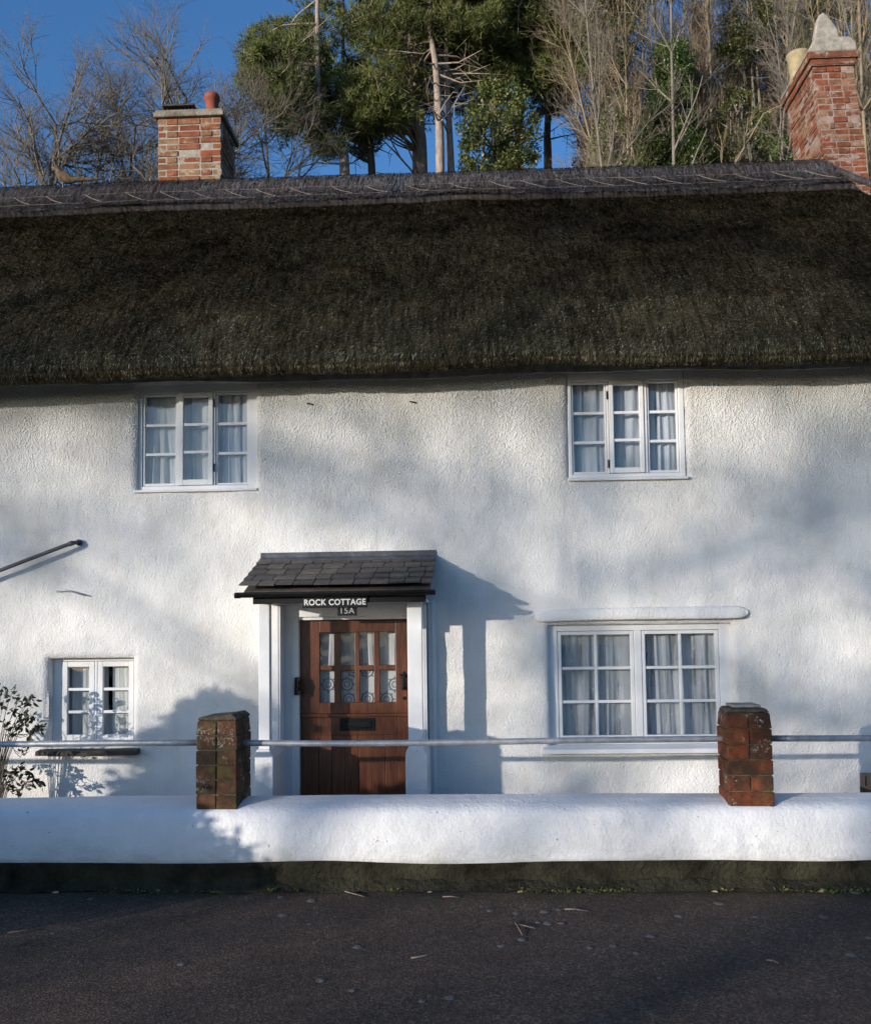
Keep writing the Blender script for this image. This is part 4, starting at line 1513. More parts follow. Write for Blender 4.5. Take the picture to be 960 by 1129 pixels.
def leaf_cloud(rs, centers, radii, n_each, size, aspect=0.45, flat=0.0, shell=0.5, outward=0.6):
    """diamond leaves spread through ellipsoids"""
    Vs = []
    for c, R in zip(centers, radii):
        n = int(n_each)
        d = rs.normal(size=(n, 3))
        d /= np.linalg.norm(d, axis=1)[:, None]
        rr = rs.uniform(shell, 1, n)[:, None] ** 0.6
        p = np.array(c) + d * rr * np.array(R)
        ax = rs.normal(size=(n, 3)) + d * outward * 2 + np.array([0, 0, -flat])
        ax /= np.linalg.norm(ax, axis=1)[:, None]
        sd = np.cross(ax, rs.normal(size=(n, 3)))
        sd /= np.linalg.norm(sd, axis=1)[:, None] + 1e-9
        L = size * rs.uniform(0.6, 1.35, n)[:, None]
        W = L * aspect * 0.5
        Vs.append(np.stack([p, p + ax * L * .5 + sd * W, p + ax * L, p + ax * L * .5 - sd * W], 1).reshape(-1, 3))
    V = np.concatenate(Vs)
    return V, np.arange(len(V)).reshape(-1, 4)


def needle_cloud(rs, centers, radii, n_each, size, width):
    Vs = []
    for c, R in zip(centers, radii):
        nt = max(6, int(n_each / 9))
        d = rs.normal(size=(nt, 3))
        d[:, 2] = d[:, 2] * 0.8 + 0.15
        d /= np.linalg.norm(d, axis=1)[:, None]
        p = np.array(c) + d * (rs.uniform(0.25, 1, nt)[:, None] ** 0.6) * np.array(R)
        p = np.repeat(p, 9, 0)
        dd = np.repeat(d, 9, 0)
        n = len(p)
        ax = rs.normal(size=(n, 3)) * 0.75 + dd * 0.7 + np.array([0, 0, 0.45])
        ax /= np.linalg.norm(ax, axis=1)[:, None]
        sd = np.cross(ax, rs.normal(size=(n, 3)))
        sd /= np.linalg.norm(sd, axis=1)[:, None] + 1e-9
        L = size * rs.uniform(0.6, 1.3, n)[:, None]
        Vs.append(np.stack([p - sd * width, p + sd * width, p + ax * L], 1).reshape(-1, 3))
    V = np.concatenate(Vs)
    return V, np.arange(len(V)).reshape(-1, 3)


def in_poly(x, y, poly):
    c = False
    j = len(poly) - 1
    for i in range(len(poly)):
        xi, yi = poly[i]
        xj, yj = poly[j]
        if (yi > y) != (yj > y) and x < (xj - xi) * (y - yi) / (yj - yi) + xi:
            c = not c
        j = i
    return c


def smooth_path(pts, n=14):
    pts = [Vector(p) for p in pts]
    out = []
    m = len(pts) - 1
    for i in range(n + 1):
        t = i / n * m
        k = min(m - 1, int(t))
        f = t - k
        p0, p1, p2, p3 = pts[max(0, k - 1)], pts[k], pts[k + 1], pts[min(m, k + 2)]
        out.append(0.5 * ((2 * p1) + (p2 - p0) * f + (2 * p0 - 5 * p1 + 4 * p2 - p3) * f * f + (3 * p1 - p0 - 3 * p2 + p3) * f ** 3))
    return out


def pine(label, trunk_px, Y, r0, crowns, nclump, seed, bark, clump_r=0.55, per=330, nl=0.20, dead=0, group='pine trees behind the cottage', spread=2.2, back=False):
    """trunk_px: (px,py) from low to high at depth Y; crown outlines give the extent of the branches"""
    rnd = random.Random(seed)
    rs = np.random.RandomState(seed)
    p_lo = at(trunk_px[0][0], trunk_px[0][1], Y)
    g = float(hill_z(np.array([p_lo.x]), np.array([Y]))[0]) - 0.2
    base = Vector((p_lo.x + rnd.uniform(-.2, .2), Y, g))
    root = thing('pine_tree', label, 'tree', tuple(base), group)
    pts = [base] + [at(px, py, Y) for px, py in trunk_px]
    top = at(trunk_px[-1][0], -130, Y)
    path = smooth_path(pts + [Vector((pts[-1].x * .5 + top.x * .5, Y, (pts[-1].z + top.z) / 2)), top], 26)
    t = MB()
    nn2 = len(path)
    t.tube([tuple(p) for p in path], [r0 * (1 - 0.78 * i / (nn2 - 1)) for i in range(nn2)], 10)
    t.build('trunk', bark, root, 0, True)
    cents, rads, br = [], [], []
    for poly in crowns:
        xs_ = [p[0] for p in poly]
        ys_ = [p[1] for p in poly]
        k = 0
        tries = 0
        want = int(nclump * 1.7)
        while k < want and tries < 20000:
            tries += 1
            px, py = rnd.uniform(min(xs_), max(xs_)), rnd.uniform(min(ys_), max(ys_))
            if not in_poly(px, py, poly): continue
            yy = Y + rnd.uniform(-spread, spread)
            if back:
                yy = Y + 0.8 + rnd.random() * 2 * spread
            if abs(px - np.interp(py, [q[1] for q in trunk_px][::-1], [q[0] for q in trunk_px][::-1])) < 20 and py > 45:
                yy = Y + 0.7 + rnd.random() * spread
            c = at(px, py, yy)
            R = clump_r * rnd.choice((0.45, 0.6, 0.8, 1.0, 1.3))
            cents.append(tuple(c))
            rads.append((R, R, R * 0.5))
            k += 1
            # limb from the trunk
            zt = c.z - rnd.uniform(-0.5, 1.2)
            q = min(path, key=lambda v: abs(v.z - zt))
            mid = (q + c) / 2 + Vector((rnd.uniform(-.3, .3), rnd.uniform(-.3, .3), rnd.uniform(-.1, .35)))
            if (c - q).length < 2.6 and rnd.random() < 0.5:
                lp_ = smooth_path([q, mid, c], 5)
                rb = 0.022 + 0.010 * (c - q).length
                for a, b, i in zip(lp_[:-1], lp_[1:], range(5)):
                    br.append((tuple(a), tuple(b), rb * (1 - .16 * i), rb * (1 - .16 * (i + 1))))
                for _ in range(5):
                    e = c + Vector((rnd.gauss(0, R * .8), rnd.gauss(0, R * .8), rnd.gauss(0, R * .5)))
                    br.append((tuple(c), tuple(e), 0.016, 0.006))
    for _ in range(dead):
        q = rnd.choice(path[4:18])
        a = rnd.uniform(0, 6.28)
        e = q + Vector((math.cos(a), math.sin(a) * .6, rnd.uniform(-.3, .5))) * rnd.uniform(.6, 2.0)
        m_ = (q + e) / 2 + Vector((0, 0, rnd.uniform(-.2, .2)))
        br += [(tuple(q), tuple(m_), .035, .022), (tuple(m_), tuple(e), .022, .008)]
        for _ in range(3):
            f = m_.lerp(e, rnd.random())
            br.append((tuple(f), tuple(f + Vector((rnd.gauss(0, .35), rnd.gauss(0, .35), rnd.gauss(0, .3)))), .010, .005))
    if br:
        V, F = segs_to_mesh(br, 4)
        np_obj('branches', V, [F], bark, root, True)
    if cents:
        V, F = needle_cloud(rs, cents, rads, int(per * 1.3), nl * 1.1, 0.012)
        np_obj('crown', V, [F], M['needle'], root)
    return root


# ------------------------------------------------------------------ trees behind the cottage
pine('big pine with pale forked trunk and spreading crown over the middle of the roof', [(463, 186), (461, 140), (458, 90), (454, 40)], 22.0, 0.27,
     [[(265, 48), (285, 32), (318, 22), (335, -10), (340, -60), (470, -60), (470, 60), (440, 128), (400, 150), (350, 138), (330, 128), (300, 118), (280, 100), (264, 72)],
      [(430, -60), (560, -60), (560, 20), (520, 60), (470, 50)],
      [(385, 105), (435, 95), (455, 110), (455, 138), (400, 140)]], 120, 101, M['bark_pine'], 0.58, 330, dead=14)
pine('slender straight pine just right of the big forked pine', [(485, 186), (483, 120), (480, 70), (474, 30)], 20.2, 0.15,
     [[(490, -60), (600, -60), (610, 40), (560, 62), (500, 40)], [(505, 40), (640, 30), (640, 100), (600, 84), (520, 96)], [(430, 30), (560, 30), (556, 112), (500, 128), (440, 122)]], 52, 102, M['bark_pine'], 0.6, 300, dead=8, back=True)
pine('thin pine trunk second to the right of the big forked pine', [(497, 186), (494, 120), (492, 60)], 20.6, 0.13,
     [[(560, -60), (660, -60), (655, 30), (600, 50), (560, 30)]], 70, 103, M['bark_pine'], 0.6, 300, dead=6, back=True)
pine('left-leaning pine rising from behind the roof with a low curved trunk', [(380, 190), (376, 165), (362, 150), (352, 120), (350, 60)], 20.5, 0.17,
     [[(268, 60), (300, 40), (345, 45), (360, 90), (345, 128), (315, 150), (292, 118), (270, 92)]], 55, 104, M['bark_pine'], 0.5, 330, dead=8)
pine('crooked dark-stemmed pine between the leaning pine and the forked pine', [(410, 190), (404, 165), (392, 145), (380, 110), (378, 60)], 21.3, 0.13,
     [[(340, 140), (385, 128), (420, 150), (400, 172), (350, 172)], [(350, 60), (430, 60), (440, 118), (360, 128)]], 16, 105, M['bark_dark'], 0.42, 300, dead=12)
pine('pine with a half-hidden trunk right of the ivy-covered tree', [(572, 186), (572, 120), (570, 60), (569, 20)], 24.0, 0.17,
     [[(555, -80), (640, -80), (640, 20), (618, 60), (560, 55)], [(580, 65), (608, 58), (614, 92), (588, 105)]], 42, 106, M['bark_red'], 0.5, 320, dead=6)
pine('pine standing at the left of the bare thicket, dark crown at the top edge', [(604, 186), (603, 150), (606, 100), (610, 40)], 25.0, 0.16,
     [[(625, -80), (720, -80), (700, 20), (672, 52), (640, 40)], [(590, 60), (622, 58), (628, 112), (600, 128)], [(560, 0), (640, 0), (636, 60), (570, 64)]], 36, 107, M['bark_red'], 0.5, 320, dead=6)
pine('tall pink-barked pine trunk in the left part of the thicket', [(662, 186), (662, 130), (659, 70), (655, 20)], 22.5, 0.17,
     [[(640, -60), (760, -60), (735, -10), (690, 14), (650, 0)]], 30, 108, M['bark_red'], 0.5, 320, dead=6)
pine('tall pink-barked pine trunk in the middle of the thicket', [(777, 186), (773, 130), (769, 70), (765, 10)], 22.0, 0.16,
     [[(720, -70), (860, -70), (850, -30), (730, -30)]], 30, 109, M['bark_red'], 0.5, 320, dead=6)
pine('tall slanting pine trunk left of the red chimney', [(862, 186), (853, 130), (845, 70), (836, 0)], 21.5, 0.20,
     [[(780, -70), (930, -70), (920, -40), (800, -30)]], 30, 110, M['bark_red'], 0.5, 320, dead=5)


def leafy(name, label, Y, outline, n, seed, mat, R, per, leaf, cat='tree', stems=3, group='evergreens behind the cottage', aspect=0.5):
    rnd = random.Random(seed)
    rs = np.random.RandomState(seed)
    xs_ = [p[0] for p in outline]
    ys_ = [p[1] for p in outline]
    cxm = sum(xs_) / len(xs_)
    p = at(cxm, max(ys_), Y)
    g = float(hill_z(np.array([p.x]), np.array([Y]))[0]) - 0.1
    base = (p.x, Y, g)
    root = thing(name, label, cat, base, group)
    cents, rads, br = [], [], []
    k = 0
    spine = [Vector(base) + Vector((rnd.uniform(-.3, .3) * s_, 0, 0)) for s_ in range(stems)]
    topz = at(cxm, min(ys_), Y).z
    for s_ in spine:
        pth = smooth_path([s_, Vector((s_.x + rnd.uniform(-.3, .3), Y + rnd.uniform(-.3, .3), (g + topz) / 2)), Vector((p.x + rnd.uniform(-.5, .5), Y, topz - .4))], 8)
        for a, b, i in zip(pth[:-1], pth[1:], range(8)):
            br.append((tuple(a), tuple(b), .09 * (1 - .1 * i), .09 * (1 - .1 * (i + 1))))
    while k < n:
        px, py = rnd.uniform(min(xs_), max(xs_)), rnd.uniform(min(ys_), max(ys_))
        if not in_poly(px, py, outline): continue
        c = at(px, py, Y + rnd.uniform(-1, 1))
        r2 = R * rnd.uniform(.5, 1.3)
        cents.append(tuple(c))
        rads.append((r2, r2, r2 * .8))
        k += 1
        a = Vector((p.x, Y, c.z - rnd.uniform(.2, .8)))
        br.append((tuple(a), tuple(c), .03, .01))
    V, F = segs_to_mesh(br, 5)
    np_obj('trunk', V, [F], M['bark_grey'], root, True)
    V, F = leaf_cloud(rs, cents, rads, per, leaf, aspect, 0.2, 0.2, 0.3)
    np_obj('crown', V, [F], mat, root)
    return root


leafy('ivy_tree', 'rounded dark ivy-covered tree behind the middle of the roof', 19.5, [(515, 205), (510, 150), (514, 118), (530, 100), (556, 92), (580, 102), (588, 130), (590, 205)], 90, 201, M['ivy'], 0.34, 230, 0.09)
leafy('evergreen_tree', 'bright green conical evergreen with a pale sapling in front, in the thicket', 19.0, [(700, 205), (706, 150), (718, 100), (728, 50), (744, 30), (756, 60), (762, 110), (775, 150), (778, 205)], 130, 202, M['laurel'], 0.34, 210, 0.085)
leafy('evergreen_bush', 'low green bush at the foot of the red chimney', 17.5, [(850, 200), (852, 165), (865, 150), (880, 150), (884, 200)], 16, 203, M['laurel'], 0.22, 150, 0.07, 'bush')
leafy('evergreen_bush', 'dark evergreen tangle between the two pink-barked trunks', 18.6, [(778, 205), (784, 140), (800, 90), (826, 110), (850, 140), (852, 205)], 52, 204, M['ivy'], 0.3, 150, 0.08, 'bush')
leafy('evergreen_bush', 'olive green bush at the left foot of the thicket', 18.8, [(650, 205), (654, 150), (665, 110), (692, 100), (704, 205)], 36, 205, M['ivy'], 0.28, 110, 0.075, 'bush')

leafy('ivy_tree', 'dark ivy-clad tree deep in the thicket left of the bright evergreen', 26.0, [(640, 205), (645, 90), (660, 20), (685, 10), (692, 90), (696, 205)], 70, 206, M['ivy'], 0.42, 150, 0.11)
leafy('ivy_tree', 'dark ivy-clad tree deep in the thicket right of the bright evergreen', 26.5, [(786, 205), (790, 90), (805, 30), (825, 20), (835, 90), (842, 205)], 60, 207, M['ivy'], 0.42, 140, 0.11)
leafy('ivy_tree', 'olive ivy-clad tree with its crown at the top edge left of the slanting pine', 20.5, [(790, 60), (800, 0), (830, -30), (850, 0), (846, 50), (820, 75)], 40, 208, M['ivy'], 0.36, 160, 0.085)
leafy('ivy_tree', 'dark ivy-clad tree crown at the top edge behind the red chimney', 20.8, [(862, 70), (860, 10), (890, -20), (930, 0), (960, 40), (960, 110), (900, 60)], 60, 209, M['ivy'], 0.36, 160, 0.085)
leafy('ivy_tree', 'green ivy-clad tree at the top edge over the left of the thicket', 20.2, [(640, 80), (640, 0), (670, -30), (705, -10), (700, 50), (670, 90)], 50, 210, M['ivy'], 0.36, 170, 0.085)
def params(L1, L2, L3, L4=0.3, k0=10, k1=7, k2=6, k3=3, up=0.02, wig=0.10, r=(0.05, 0.018, 0.008, 0.005), a=(38, 38, 35, 35), f0=0.15, tip=0.35):
    P = [dict(n=10, wig=wig * .22, up=up, tip=tip, kids=k0, **{'from': f0}),
         dict(n=7, wig=wig, up=up, tip=0.35, kids=k1, L=L1, r=r[0], ang=a[0], **{'from': 0.2}),
         dict(n=5, wig=wig, up=up, tip=0.45, kids=k2, L=L2, r=r[1], ang=a[1], **{'from': 0.15}),
         dict(n=4, wig=wig * 1.2, up=up, tip=0.5, kids=k3, L=L3, r=r[2], ang=a[2], **{'from': 0.1})]
    if L4: P.append(dict(n=2, wig=wig, up=up, tip=0.6, kids=0, L=L4, r=r[3], ang=a[3], **{'from': 0}))
    return P


def hz(x, y): return float(hill_z(np.array([x]), np.array([y]))[0]) - 0.1


def bare_at(label, px, py_top, Y, seed, P, r, bark, group, name='bare_tree', lean=(0, 0), twig=None):
    p = at(px, 190, Y)
    top = at(px, py_top, Y)
    g = hz(p.x, Y)
    H = (top.z - g)
    d = Vector((lean[0], lean[1], 1)).normalized()
    base = (p.x - lean[0] * (p.z - g), Y, g)
    return bare_tree(name, label, 'tree', group, base, H, r, P, seed, bark, twig, d)


G1 = 'bare trees against the sky'
bare_at('wide leafless tree with a dense fan of twigs behind the orange chimney', 215, 85, 17.5, 301, params(3.4, 1.5, 0.75, 0.35, 22, 9, 8, 3, 0.05, 0.12, f0=0.58, a=(60, 42, 38, 36)), 0.13, M['bark_grey'], G1)
bare_at('second leafless tree spreading right of the orange chimney under the pines', 300, 120, 18.5, 302, params(2.6, 1.4, 0.7, 0.35, 12, 7, 6, 2, 0.06, 0.12, f0=0.35, a=(50, 38, 35, 35)), 0.08, M['bark_grey'], G1)
bare_at('open leafless tree with knobbly twigs at the left edge of the sky', 22, 135, 16.5, 303, params(2.7, 1.3, 0.7, 0.3, 20, 8, 7, 2, 0.06, 0.13, f0=0.62, a=(52, 38, 36, 36)), 0.11, M['bark_grey'], G1)
bare_at('smaller leafless tree behind the straw bird', 85, 145, 17.0, 304, params(2.3, 1.2, 0.6, 0.3, 18, 8, 7, 2, 0.05, 0.13, f0=0.6, a=(55, 38, 36, 36)), 0.09, M['bark_grey'], G1)
bare_at('low leafless tree between the straw bird and the orange chimney', 140, 135, 18.0, 305, params(2.3, 1.2, 0.6, 0.3, 18, 8, 7, 2, 0.05, 0.13, f0=0.6, a=(58, 38, 36, 36)), 0.09, M['bark_grey'], G1)

G2 = 'bare saplings in the thicket behind the roof'
rnd = random.Random(77)
NS = 31
for k in range(NS):
    px = 652 + (950 - 652) * (k + rnd.uniform(-.3, .3)) / (NS - 1)
    Y = rnd.uniform(16.5, 26)
    pt_ = rnd.choice([-60, -20, 10, -90])
    P_ = params(2.4, 1.1, 0.6, 0.3, 17, 7, 6, 2, 0.05, 0.09, r=(0.028, 0.012, 0.0075, 0.005), a=(28, 32, 34, 34), f0=0.35, tip=0.25)
    bare_at('slender leafless sapling in the brown thicket between the pines and the red chimney', px, pt_, Y, 400 + k, P_, rnd.uniform(.05, .085), M['bark_tan'] if rnd.random() < .65 else M['bark_grey'], G2, 'bare_sapling', (rnd.uniform(-.10, .10), 0))
bare_at('pale straight birch-like sapling in front of the bright evergreen', 740, -40, 17.0, 501, params(1.8, 0.9, 0.5, 0, 12, 4, 3, 0, 0.05, 0.05, f0=0.5, a=(35, 35, 35, 35)), 0.07, M['bark_grey'], None, 'pale_sapling')
bare_at('sapling leaning right across the thicket beside the evergreen', 790, 70, 17.0, 502, params(1.5, 0.9, 0.5, 0, 10, 4, 3, 0, 0.0, 0.08, f0=0.4), 0.06, M['bark_tan'], None, 'pale_sapling', (0.55, 0))
bare_at('yellowish branching sapling hanging behind the right side of the red chimney', 948, -60, 14.5, 503, params(1.8, 1.0, 0.6, 0.3, 16, 6, 5, 2, 0.0, 0.10, f0=0.3, a=(50, 40, 36, 36)), 0.07, M['bark_tan'], None, 'pale_sapling')

# far background wood on the hillside, one mass
def far_wood():
    rs = np.random.RandomState(9)
    segs = []
    rn = random.Random(9)
    for k in range(260):
        Y = rn.uniform(27, 38)
        x = at(rn.uniform(660, 1100), 190, Y).x
        g = hz(x, Y)
        H = rn.uniform(12, 17)
        p = Vector((x, Y, g))
        for i in range(8):
            q = p + Vector((rn.gauss(0, .12), rn.gauss(0, .1), H / 8))
            r = 0.10 * (1 - i / 9)
            segs.append((tuple(p), tuple(q), r, r * .88))
            for _ in range(9):
                if i > 2:
                    e = p + Vector((rn.gauss(0, .9), rn.gauss(0, .6), rn.uniform(.3, 1.6)))
                    segs.append((tuple(p), tuple(e), .018, .008))
                    for _ in range(3):
                        m_ = p.lerp(e, rn.uniform(.3, 1))
                        segs.append((tuple(m_), tuple(m_ + Vector((rn.gauss(0, .4), rn.gauss(0, .3), rn.uniform(.1, .6)))), .010, .005))
            p = q
    V, F = segs_to_mesh(segs, 3)
    o = np_obj('far_wood', V, [F], M['bark_dark'])
    tag(o, 'hazy mass of leafless trees deeper in the wood behind the thicket', 'woodland', kind='stuff')


far_wood()

# ------------------------------------------------------------------ trees and bush across the road (they shade the front)
G3 = 'bare trees across the road'
def shade_tree(label, tx, ty, H, r, seed, P):
    bare_tree('roadside_tree', label, 'tree', G3, (tx, ty, 0.1), H, r, P, seed, M['bark_dark'])


PS = params(5.0, 2.8, 1.4, 0.7, 13, 6, 4, 3, 0.0, 0.10, r=(0.085, 0.042, 0.020, 0.011), a=(62, 44, 40, 38), f0=0.42)
shade_tree('leafless roadside tree across the road, farthest left of the three', -29.0, -24.0, 8.6, 0.20, 611, PS)
shade_tree('leafless roadside tree across the road, standing farthest back', -25.0, -25.5, 8.8, 0.14, 612, PS)
shade_tree('leafless roadside tree across the road, nearest the cottage', -19.0, -23.0, 8.4, 0.20, 613, PS)


def bush(label, cx_, cy_, w, d, h, seed, mat, n=60, per=160, leaf=0.09):
    rs = np.random.RandomState(seed)
    root = thing('garden_bush', label, 'bush', (cx_, cy_, ROADZ + .08), 'bushes beside the road')
    cents, rads = [], []
    br = []
    for k in range(n):
        t = rs.rand() ** 0.7
        z = ROADZ + .05 + (h - ROADZ) * t
        k_ = math.sqrt(max(0.05, 1 - (t * 0.95) ** 2))
        x = cx_ + rs.uniform(-1, 1) * w * k_
        y = cy_ + rs.uniform(-1, 1) * d * k_
        cents.append((x, y, z))
        rads.append((.17, .17, .15))
        br.append(((cx_ + (x - cx_) * .2, cy_, ROADZ), (x, y, z), .015, .006))
    V, F = segs_to_mesh(br, 4)
    np_obj('stems', V, [F], M['bark_grey'], root)
    V, F = leaf_cloud(rs, cents, rads, per, leaf, 0.5, 0.2, 0.1, 0.3)
    np_obj('foliage', V, [F], mat, root)


gv = MB().box(-12, -3.55, -8.0, -3.5, ROADZ - .1, ROADZ + .09)
tag(gv.build('grass_verge', M['grass'], None, 0.03), kind='structure')
bush('broad evergreen bush on the grass verge, the taller of the two', -6.05, -4.2, 0.85, 0.4, 1.85, 31, M['shrubleaf'], 90)
bush('low evergreen bush added out of view beside the taller one to shade the low wall', -4.72, -4.2, 0.62, 0.35, 1.18, 32, M['shrubleaf'], 60)  # second bush, added out of view to shade the left of the low wall


# ------------------------------------------------------------------ shrub behind the low wall at the left
def left_shrub():
    rs = np.random.RandomState(44)
    rn = random.Random(44)
    Y = -0.33
    root = thing('garden_shrub', 'straggly dark-leaved shrub behind the low wall at the left edge', 'shrub', (at(5, 870, Y).x, Y, 0.0))
    segs = []
    leaves = []
    bx_ = Vector((at(-12, 870, Y).x, Y, 0.0))
    tips = [(3, 757), (14, 763), (24, 768), (33, 771), (38, 768), (4, 775), (18, 780), (28, 784), (36, 788), (30, 792), (16, 796), (22, 800), (44, 797), (48, 796), (38, 800), (6, 795), (28, 818), (30, 822),
            (2, 845), (10, 850), (18, 848), (25, 845), (30, 850), (36, 853), (42, 858), (47, 862), (34, 862), (28, 866), (16, 862), (8, 866), (20, 870), (-10, 760), (-14, 790), (-15, 850), (-30, 780), (-30, 840), (-25, 800)]
    for (px, py) in tips:
        Yt = Y + rn.uniform(-.08, .10)
        e = at(px, py, Yt)
        lowset = py > 830
        m1 = at(px * .4 - 6, (860 if lowset else 822), Y)
        pth = smooth_path([bx_, m1, at(px * .75 - 2, py + (6 if lowset else 14), Yt), e], 7)
        for a, b, i in zip(pth[:-1], pth[1:], range(7)):
            segs.append((tuple(a), tuple(b), .0038 * (1 - .10 * i), .0038 * (1 - .10 * (i + 1))))
        for k in range(10):
            c = pth[-1].lerp(pth[-2], rn.random() * 1.6) + Vector((rn.gauss(0, .012), rn.gauss(0, .015), rn.gauss(0, .012)))
            leaves.append(c)
    V, F = segs_to_mesh(segs, 5)
    np_obj('stems', V, [F], M['bark_dark'], root, True)
    # folded leaves
    VV, FF = [], []
    for c in leaves:
        ax = Vector((rn.gauss(.25, 1), rn.gauss(-.2, .8), rn.gauss(-.35, .7))).normalized()
        sd = ax.cross(Vector((rn.gauss(0, 1), rn.gauss(0, 1), rn.gauss(0, 1)))).normalized()
        up = ax.cross(sd)
        L = rn.uniform(.035, .06)
        w = L * .24
        n = len(VV)
        VV += [c, c + ax * L * .35 + sd * w - up * w * .35, c + ax * L * .7 + sd * w * .8 - up * w * .3, c + ax * L, c + ax * L * .7 - sd * w * .8 - up * w * .3, c + ax * L * .35 - sd * w - up * w * .35]
        FF += [(n, n + 1, n + 2, n + 3), (n, n + 3, n + 4, n + 5)]
    m = MB()
    m.add([tuple(v) for v in VV], FF)
    m.build('leaves', M['shrubleaf'], root)


left_shrub()


# ------------------------------------------------------------------ weeds, leaves, twigs and spots on the road
WY = -1.66


def weeds():
    rs = np.random.RandomState(5)
    V, F = [], []
    def tuft(x, y, n, L, sp):
        for _ in range(n):
            a = rs.uniform(0, 6.28)
            b = np.array([x + rs.normal(0, sp), y + rs.normal(0, sp * .5), ROADZ + 0.004 + max(0, (y - WY + .05)) * .4])
            d = np.array([math.cos(a) * .8, math.sin(a) * .6 - .2, rs.uniform(.4, 1.2)])
            d /= np.linalg.norm(d)
            l = L * rs.uniform(.5, 1.3)
            s_ = np.cross(d, rs.normal(size=3))
            s_ /= np.linalg.norm(s_)
            w = l * rs.uniform(.07, .2)
            k = len(V)
            V.extend([b - s_ * w * .3, b + d * l * .5 + s_ * w, b + d * l + np.array([0, 0, -l * .25]), b + d * l * .5 - s_ * w])
            F.append((k, k + 1, k + 2, k + 3))
    for _ in range(650):
        x = rs.uniform(-4.0, 3.2)
        if vnoise(np.array([x]), np.array([0.0]), 1.3, 6)[0] < -0.25: continue
        tuft(x, WY - .052 + rs.normal(0, .014), rs.randint(3, 10), rs.uniform(.010, .030), .014)
    for px in (325, 142, 283 + 20, 435, 665, 640, 690, 800):
        p = at(px, 974, WY)
        tuft(p.x, WY - .045, 26, .03, .014)
    o = np_obj('kerb_weeds', np.array(V), [np.array(F)], M['weed'])
    tag(o, 'moss and tiny weeds growing along the foot of the dark plinth', 'weeds', kind='stuff')


weeds()


def road_at(px, py):
    d = RM @ Vector(((px - 480) / FPX, -(py - PPY) / FPX, -1))
    t = (ROADZ - CAMZ) / d.z
    return (d.x * t, -CAMD + d.y * t)


def spots():
    rs = np.random.RandomState(15)
    mt = m_simple('pale lichen on asphalt', (0.17, 0.155, 0.135), 0.9, 0.1, 0.5, 60, 0.004)
    src = [(569, 1008, 9), (600, 1006, 11), (616, 1004, 7), (604, 1019, 10), (593, 1018, 6), (553, 1044, 9), (575, 1037, 10), (619, 1019, 8), (792, 997, 11), (748, 1011, 9), (938, 1054, 11), (943, 985, 11), (907, 1012, 9), (496, 1101, 11), (717, 1033, 9), (676, 1044, 8), (200, 1064, 10), (353, 1082, 10), (394, 1045, 10), (388, 1093, 8), (465, 1105, 8), (343, 994, 10), (311, 1010, 10), (341, 1020, 6), (727, 1079, 6), (701, 1052, 7), (540, 1005, 8), (100, 992, 7), (832, 1012, 7), (309, 990, 7), (833, 1012, 6), (957, 1035, 7), (650, 1046, 7), (59, 1030, 6)]
    src.sort()
    ones = ['', 'first', 'second', 'third', 'fourth', 'fifth', 'sixth', 'seventh', 'eighth', 'ninth', 'tenth', 'eleventh', 'twelfth', 'thirteenth', 'fourteenth', 'fifteenth', 'sixteenth', 'seventeenth']
    for num, (px, py, d) in enumerate(src):
        left = num < len(src) // 2
        rank = ones[num + 1] if left else ones[len(src) - num]
        size = 'large' if d >= 10 else ('medium' if d >= 8 else 'small')
        lab = '%s pale lichen spot on the dark road, %s of the spots counted from the %s' % (size, rank, 'left' if left else 'right')
        x, y = road_at(px, py)
        px_m = (y + CAMD) / FPX
        r = d * px_m * .5
        n = 16
        m = MB()
        a0 = rs.uniform(0, 6)
        ring = [(r * (1 + .16 * math.sin(3 * t + a0) + .1 * rs.normal()) * math.cos(t), r * (1.25 + .12 * math.cos(2 * t + a0)) * math.sin(t)) for t in np.linspace(0, 2 * math.pi, n, endpoint=False)]
        V = [(x, y, .0050)] + [(x + p[0] * .5, y + p[1] * .5, .0048) for p in ring] + [(x + p[0], y + p[1], .0022) for p in ring]
        F = [(0, 1 + k, 1 + (k + 1) % n) for k in range(n)] + [(1 + k, 1 + n + k, 1 + n + (k + 1) % n, 1 + (k + 1) % n) for k in range(n)]
        m.add([(v[0] - x, v[1] - y, v[2]) for v in V], F)
        o = m.build('lichen_spot', mt, None, 0, True)
        o.location = (x, y, ROADZ)
        tag(o, lab, 'lichen spot', 'lichen spots on the road')


spots()


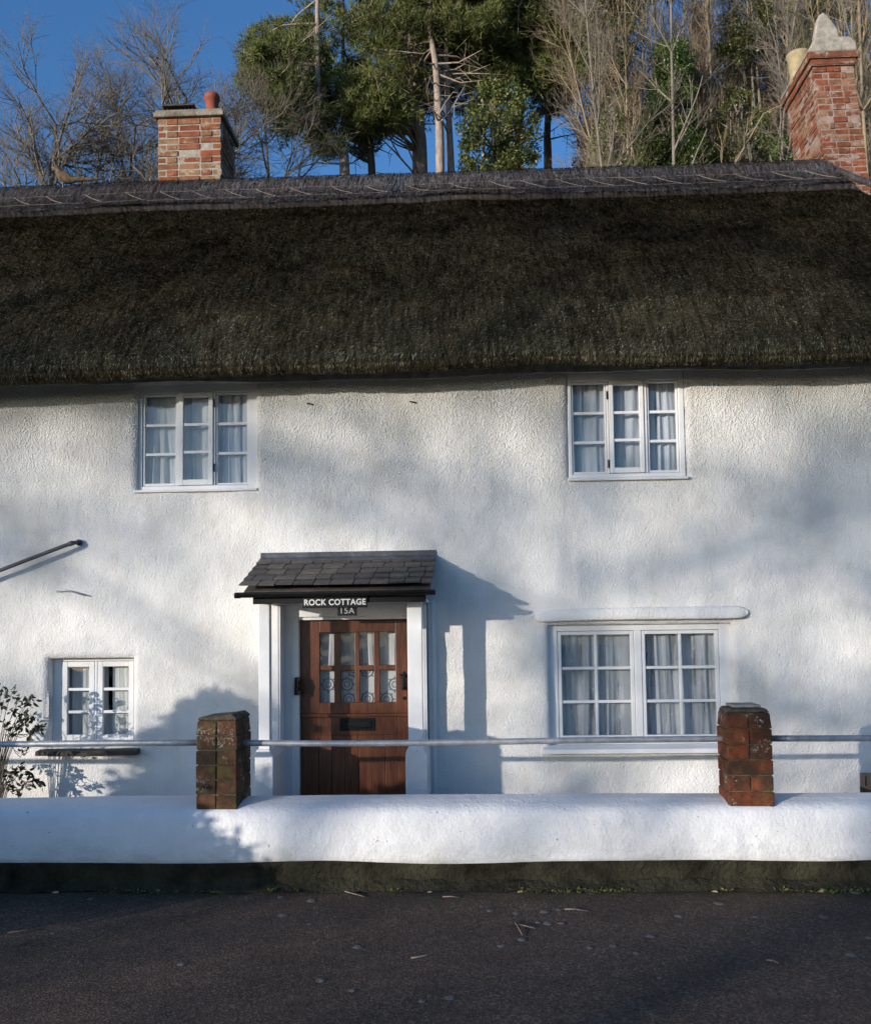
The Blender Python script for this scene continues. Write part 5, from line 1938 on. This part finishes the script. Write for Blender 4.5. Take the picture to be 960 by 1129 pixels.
def litter():
    rn = random.Random(3)
    twigs = [((8, 1030, 50, 1026), 'dark short twig on the road at the lower left'), ((568, 1018, 576, 1033), 'forked pale twig on the road in the middle, upright arm'), ((568, 1020, 590, 1025), 'pale twig lying across the forked twig'), ((622, 1004, 648, 1006), 'straight pale twig beside the lichen cluster'), ((376, 983, 402, 990), 'thin straw near the plinth below the door'), ((488, 990, 506, 991), 'short pale straw near the plinth left of the lichen cluster'), ((845, 1060, 858, 1064), 'tiny pale twig on the road at the right'), ((453, 1058, 482, 1053), 'long faint twig on the road in the lower middle'), ((20, 1043, 30, 1041), 'tiny dark twig below the dark short twig')]
    for (a, b, c, d), lab in twigs:
        p, q = road_at(a, b), road_at(c, d)
        m = MB()
        mid = ((p[0] + q[0]) / 2 + rn.uniform(-.01, .01), (p[1] + q[1]) / 2 + rn.uniform(-.015, .015))
        rr = .004
        m.tube([(p[0], p[1], ROADZ + .005), (mid[0], mid[1], ROADZ + .009), (q[0], q[1], ROADZ + .005)], [rr, rr * .8, rr * .5], 6)
        dark = 'dark' in lab
        rr = .003
        tag(m.build('twig', M['bark_dark'] if dark else M['hazel'], None, 0, True), lab, 'twig', 'twigs on the road')
    leaves = [(893, 975, 11, 'pale fallen leaf by the plinth at the right'), (86, 971, 10, 'pale fallen leaf by the plinth at the left'), (958, 978, 9, 'fallen leaf by the plinth at the far right'), (780, 977, 7, 'small fallen leaf by the plinth below the red brick pillar'), (955, 972, 5, 'very small leaf near the far right of the plinth'), (570, 966, 7, 'fallen leaf against the plinth in the middle'), (475, 978, 6, 'tiny leaf at the foot of the plinth right of the door')]
    for (px, py, d, lab) in leaves:
        x, y = road_at(px, py)
        y = min(y, WY - .07)
        L = d / FPX * (y + CAMD)
        ca, sa = math.cos(rn.uniform(-.5, .5)), math.sin(rn.uniform(-.5, .5))
        m = MB()
        pts = [(-.5, 0, .0), (-.2, .22, .25), (.2, .2, .3), (.5, 0, .05), (.2, -.22, .1), (-.2, -.24, .05)]
        V = [(x + L * (p[0] * ca - p[1] * sa), y + L * (p[0] * sa + p[1] * ca), ROADZ + .008 + L * p[2] * .6) for p in pts] + [(x, y, ROADZ + .006)]
        m.add(V, [(6, 0, 1), (6, 1, 2), (6, 2, 3), (6, 3, 4), (6, 4, 5), (6, 5, 0)])
        tag(m.build('fallen_leaf', M['dryleaf']), lab, 'leaf', 'fallen leaves by the plinth')


litter()
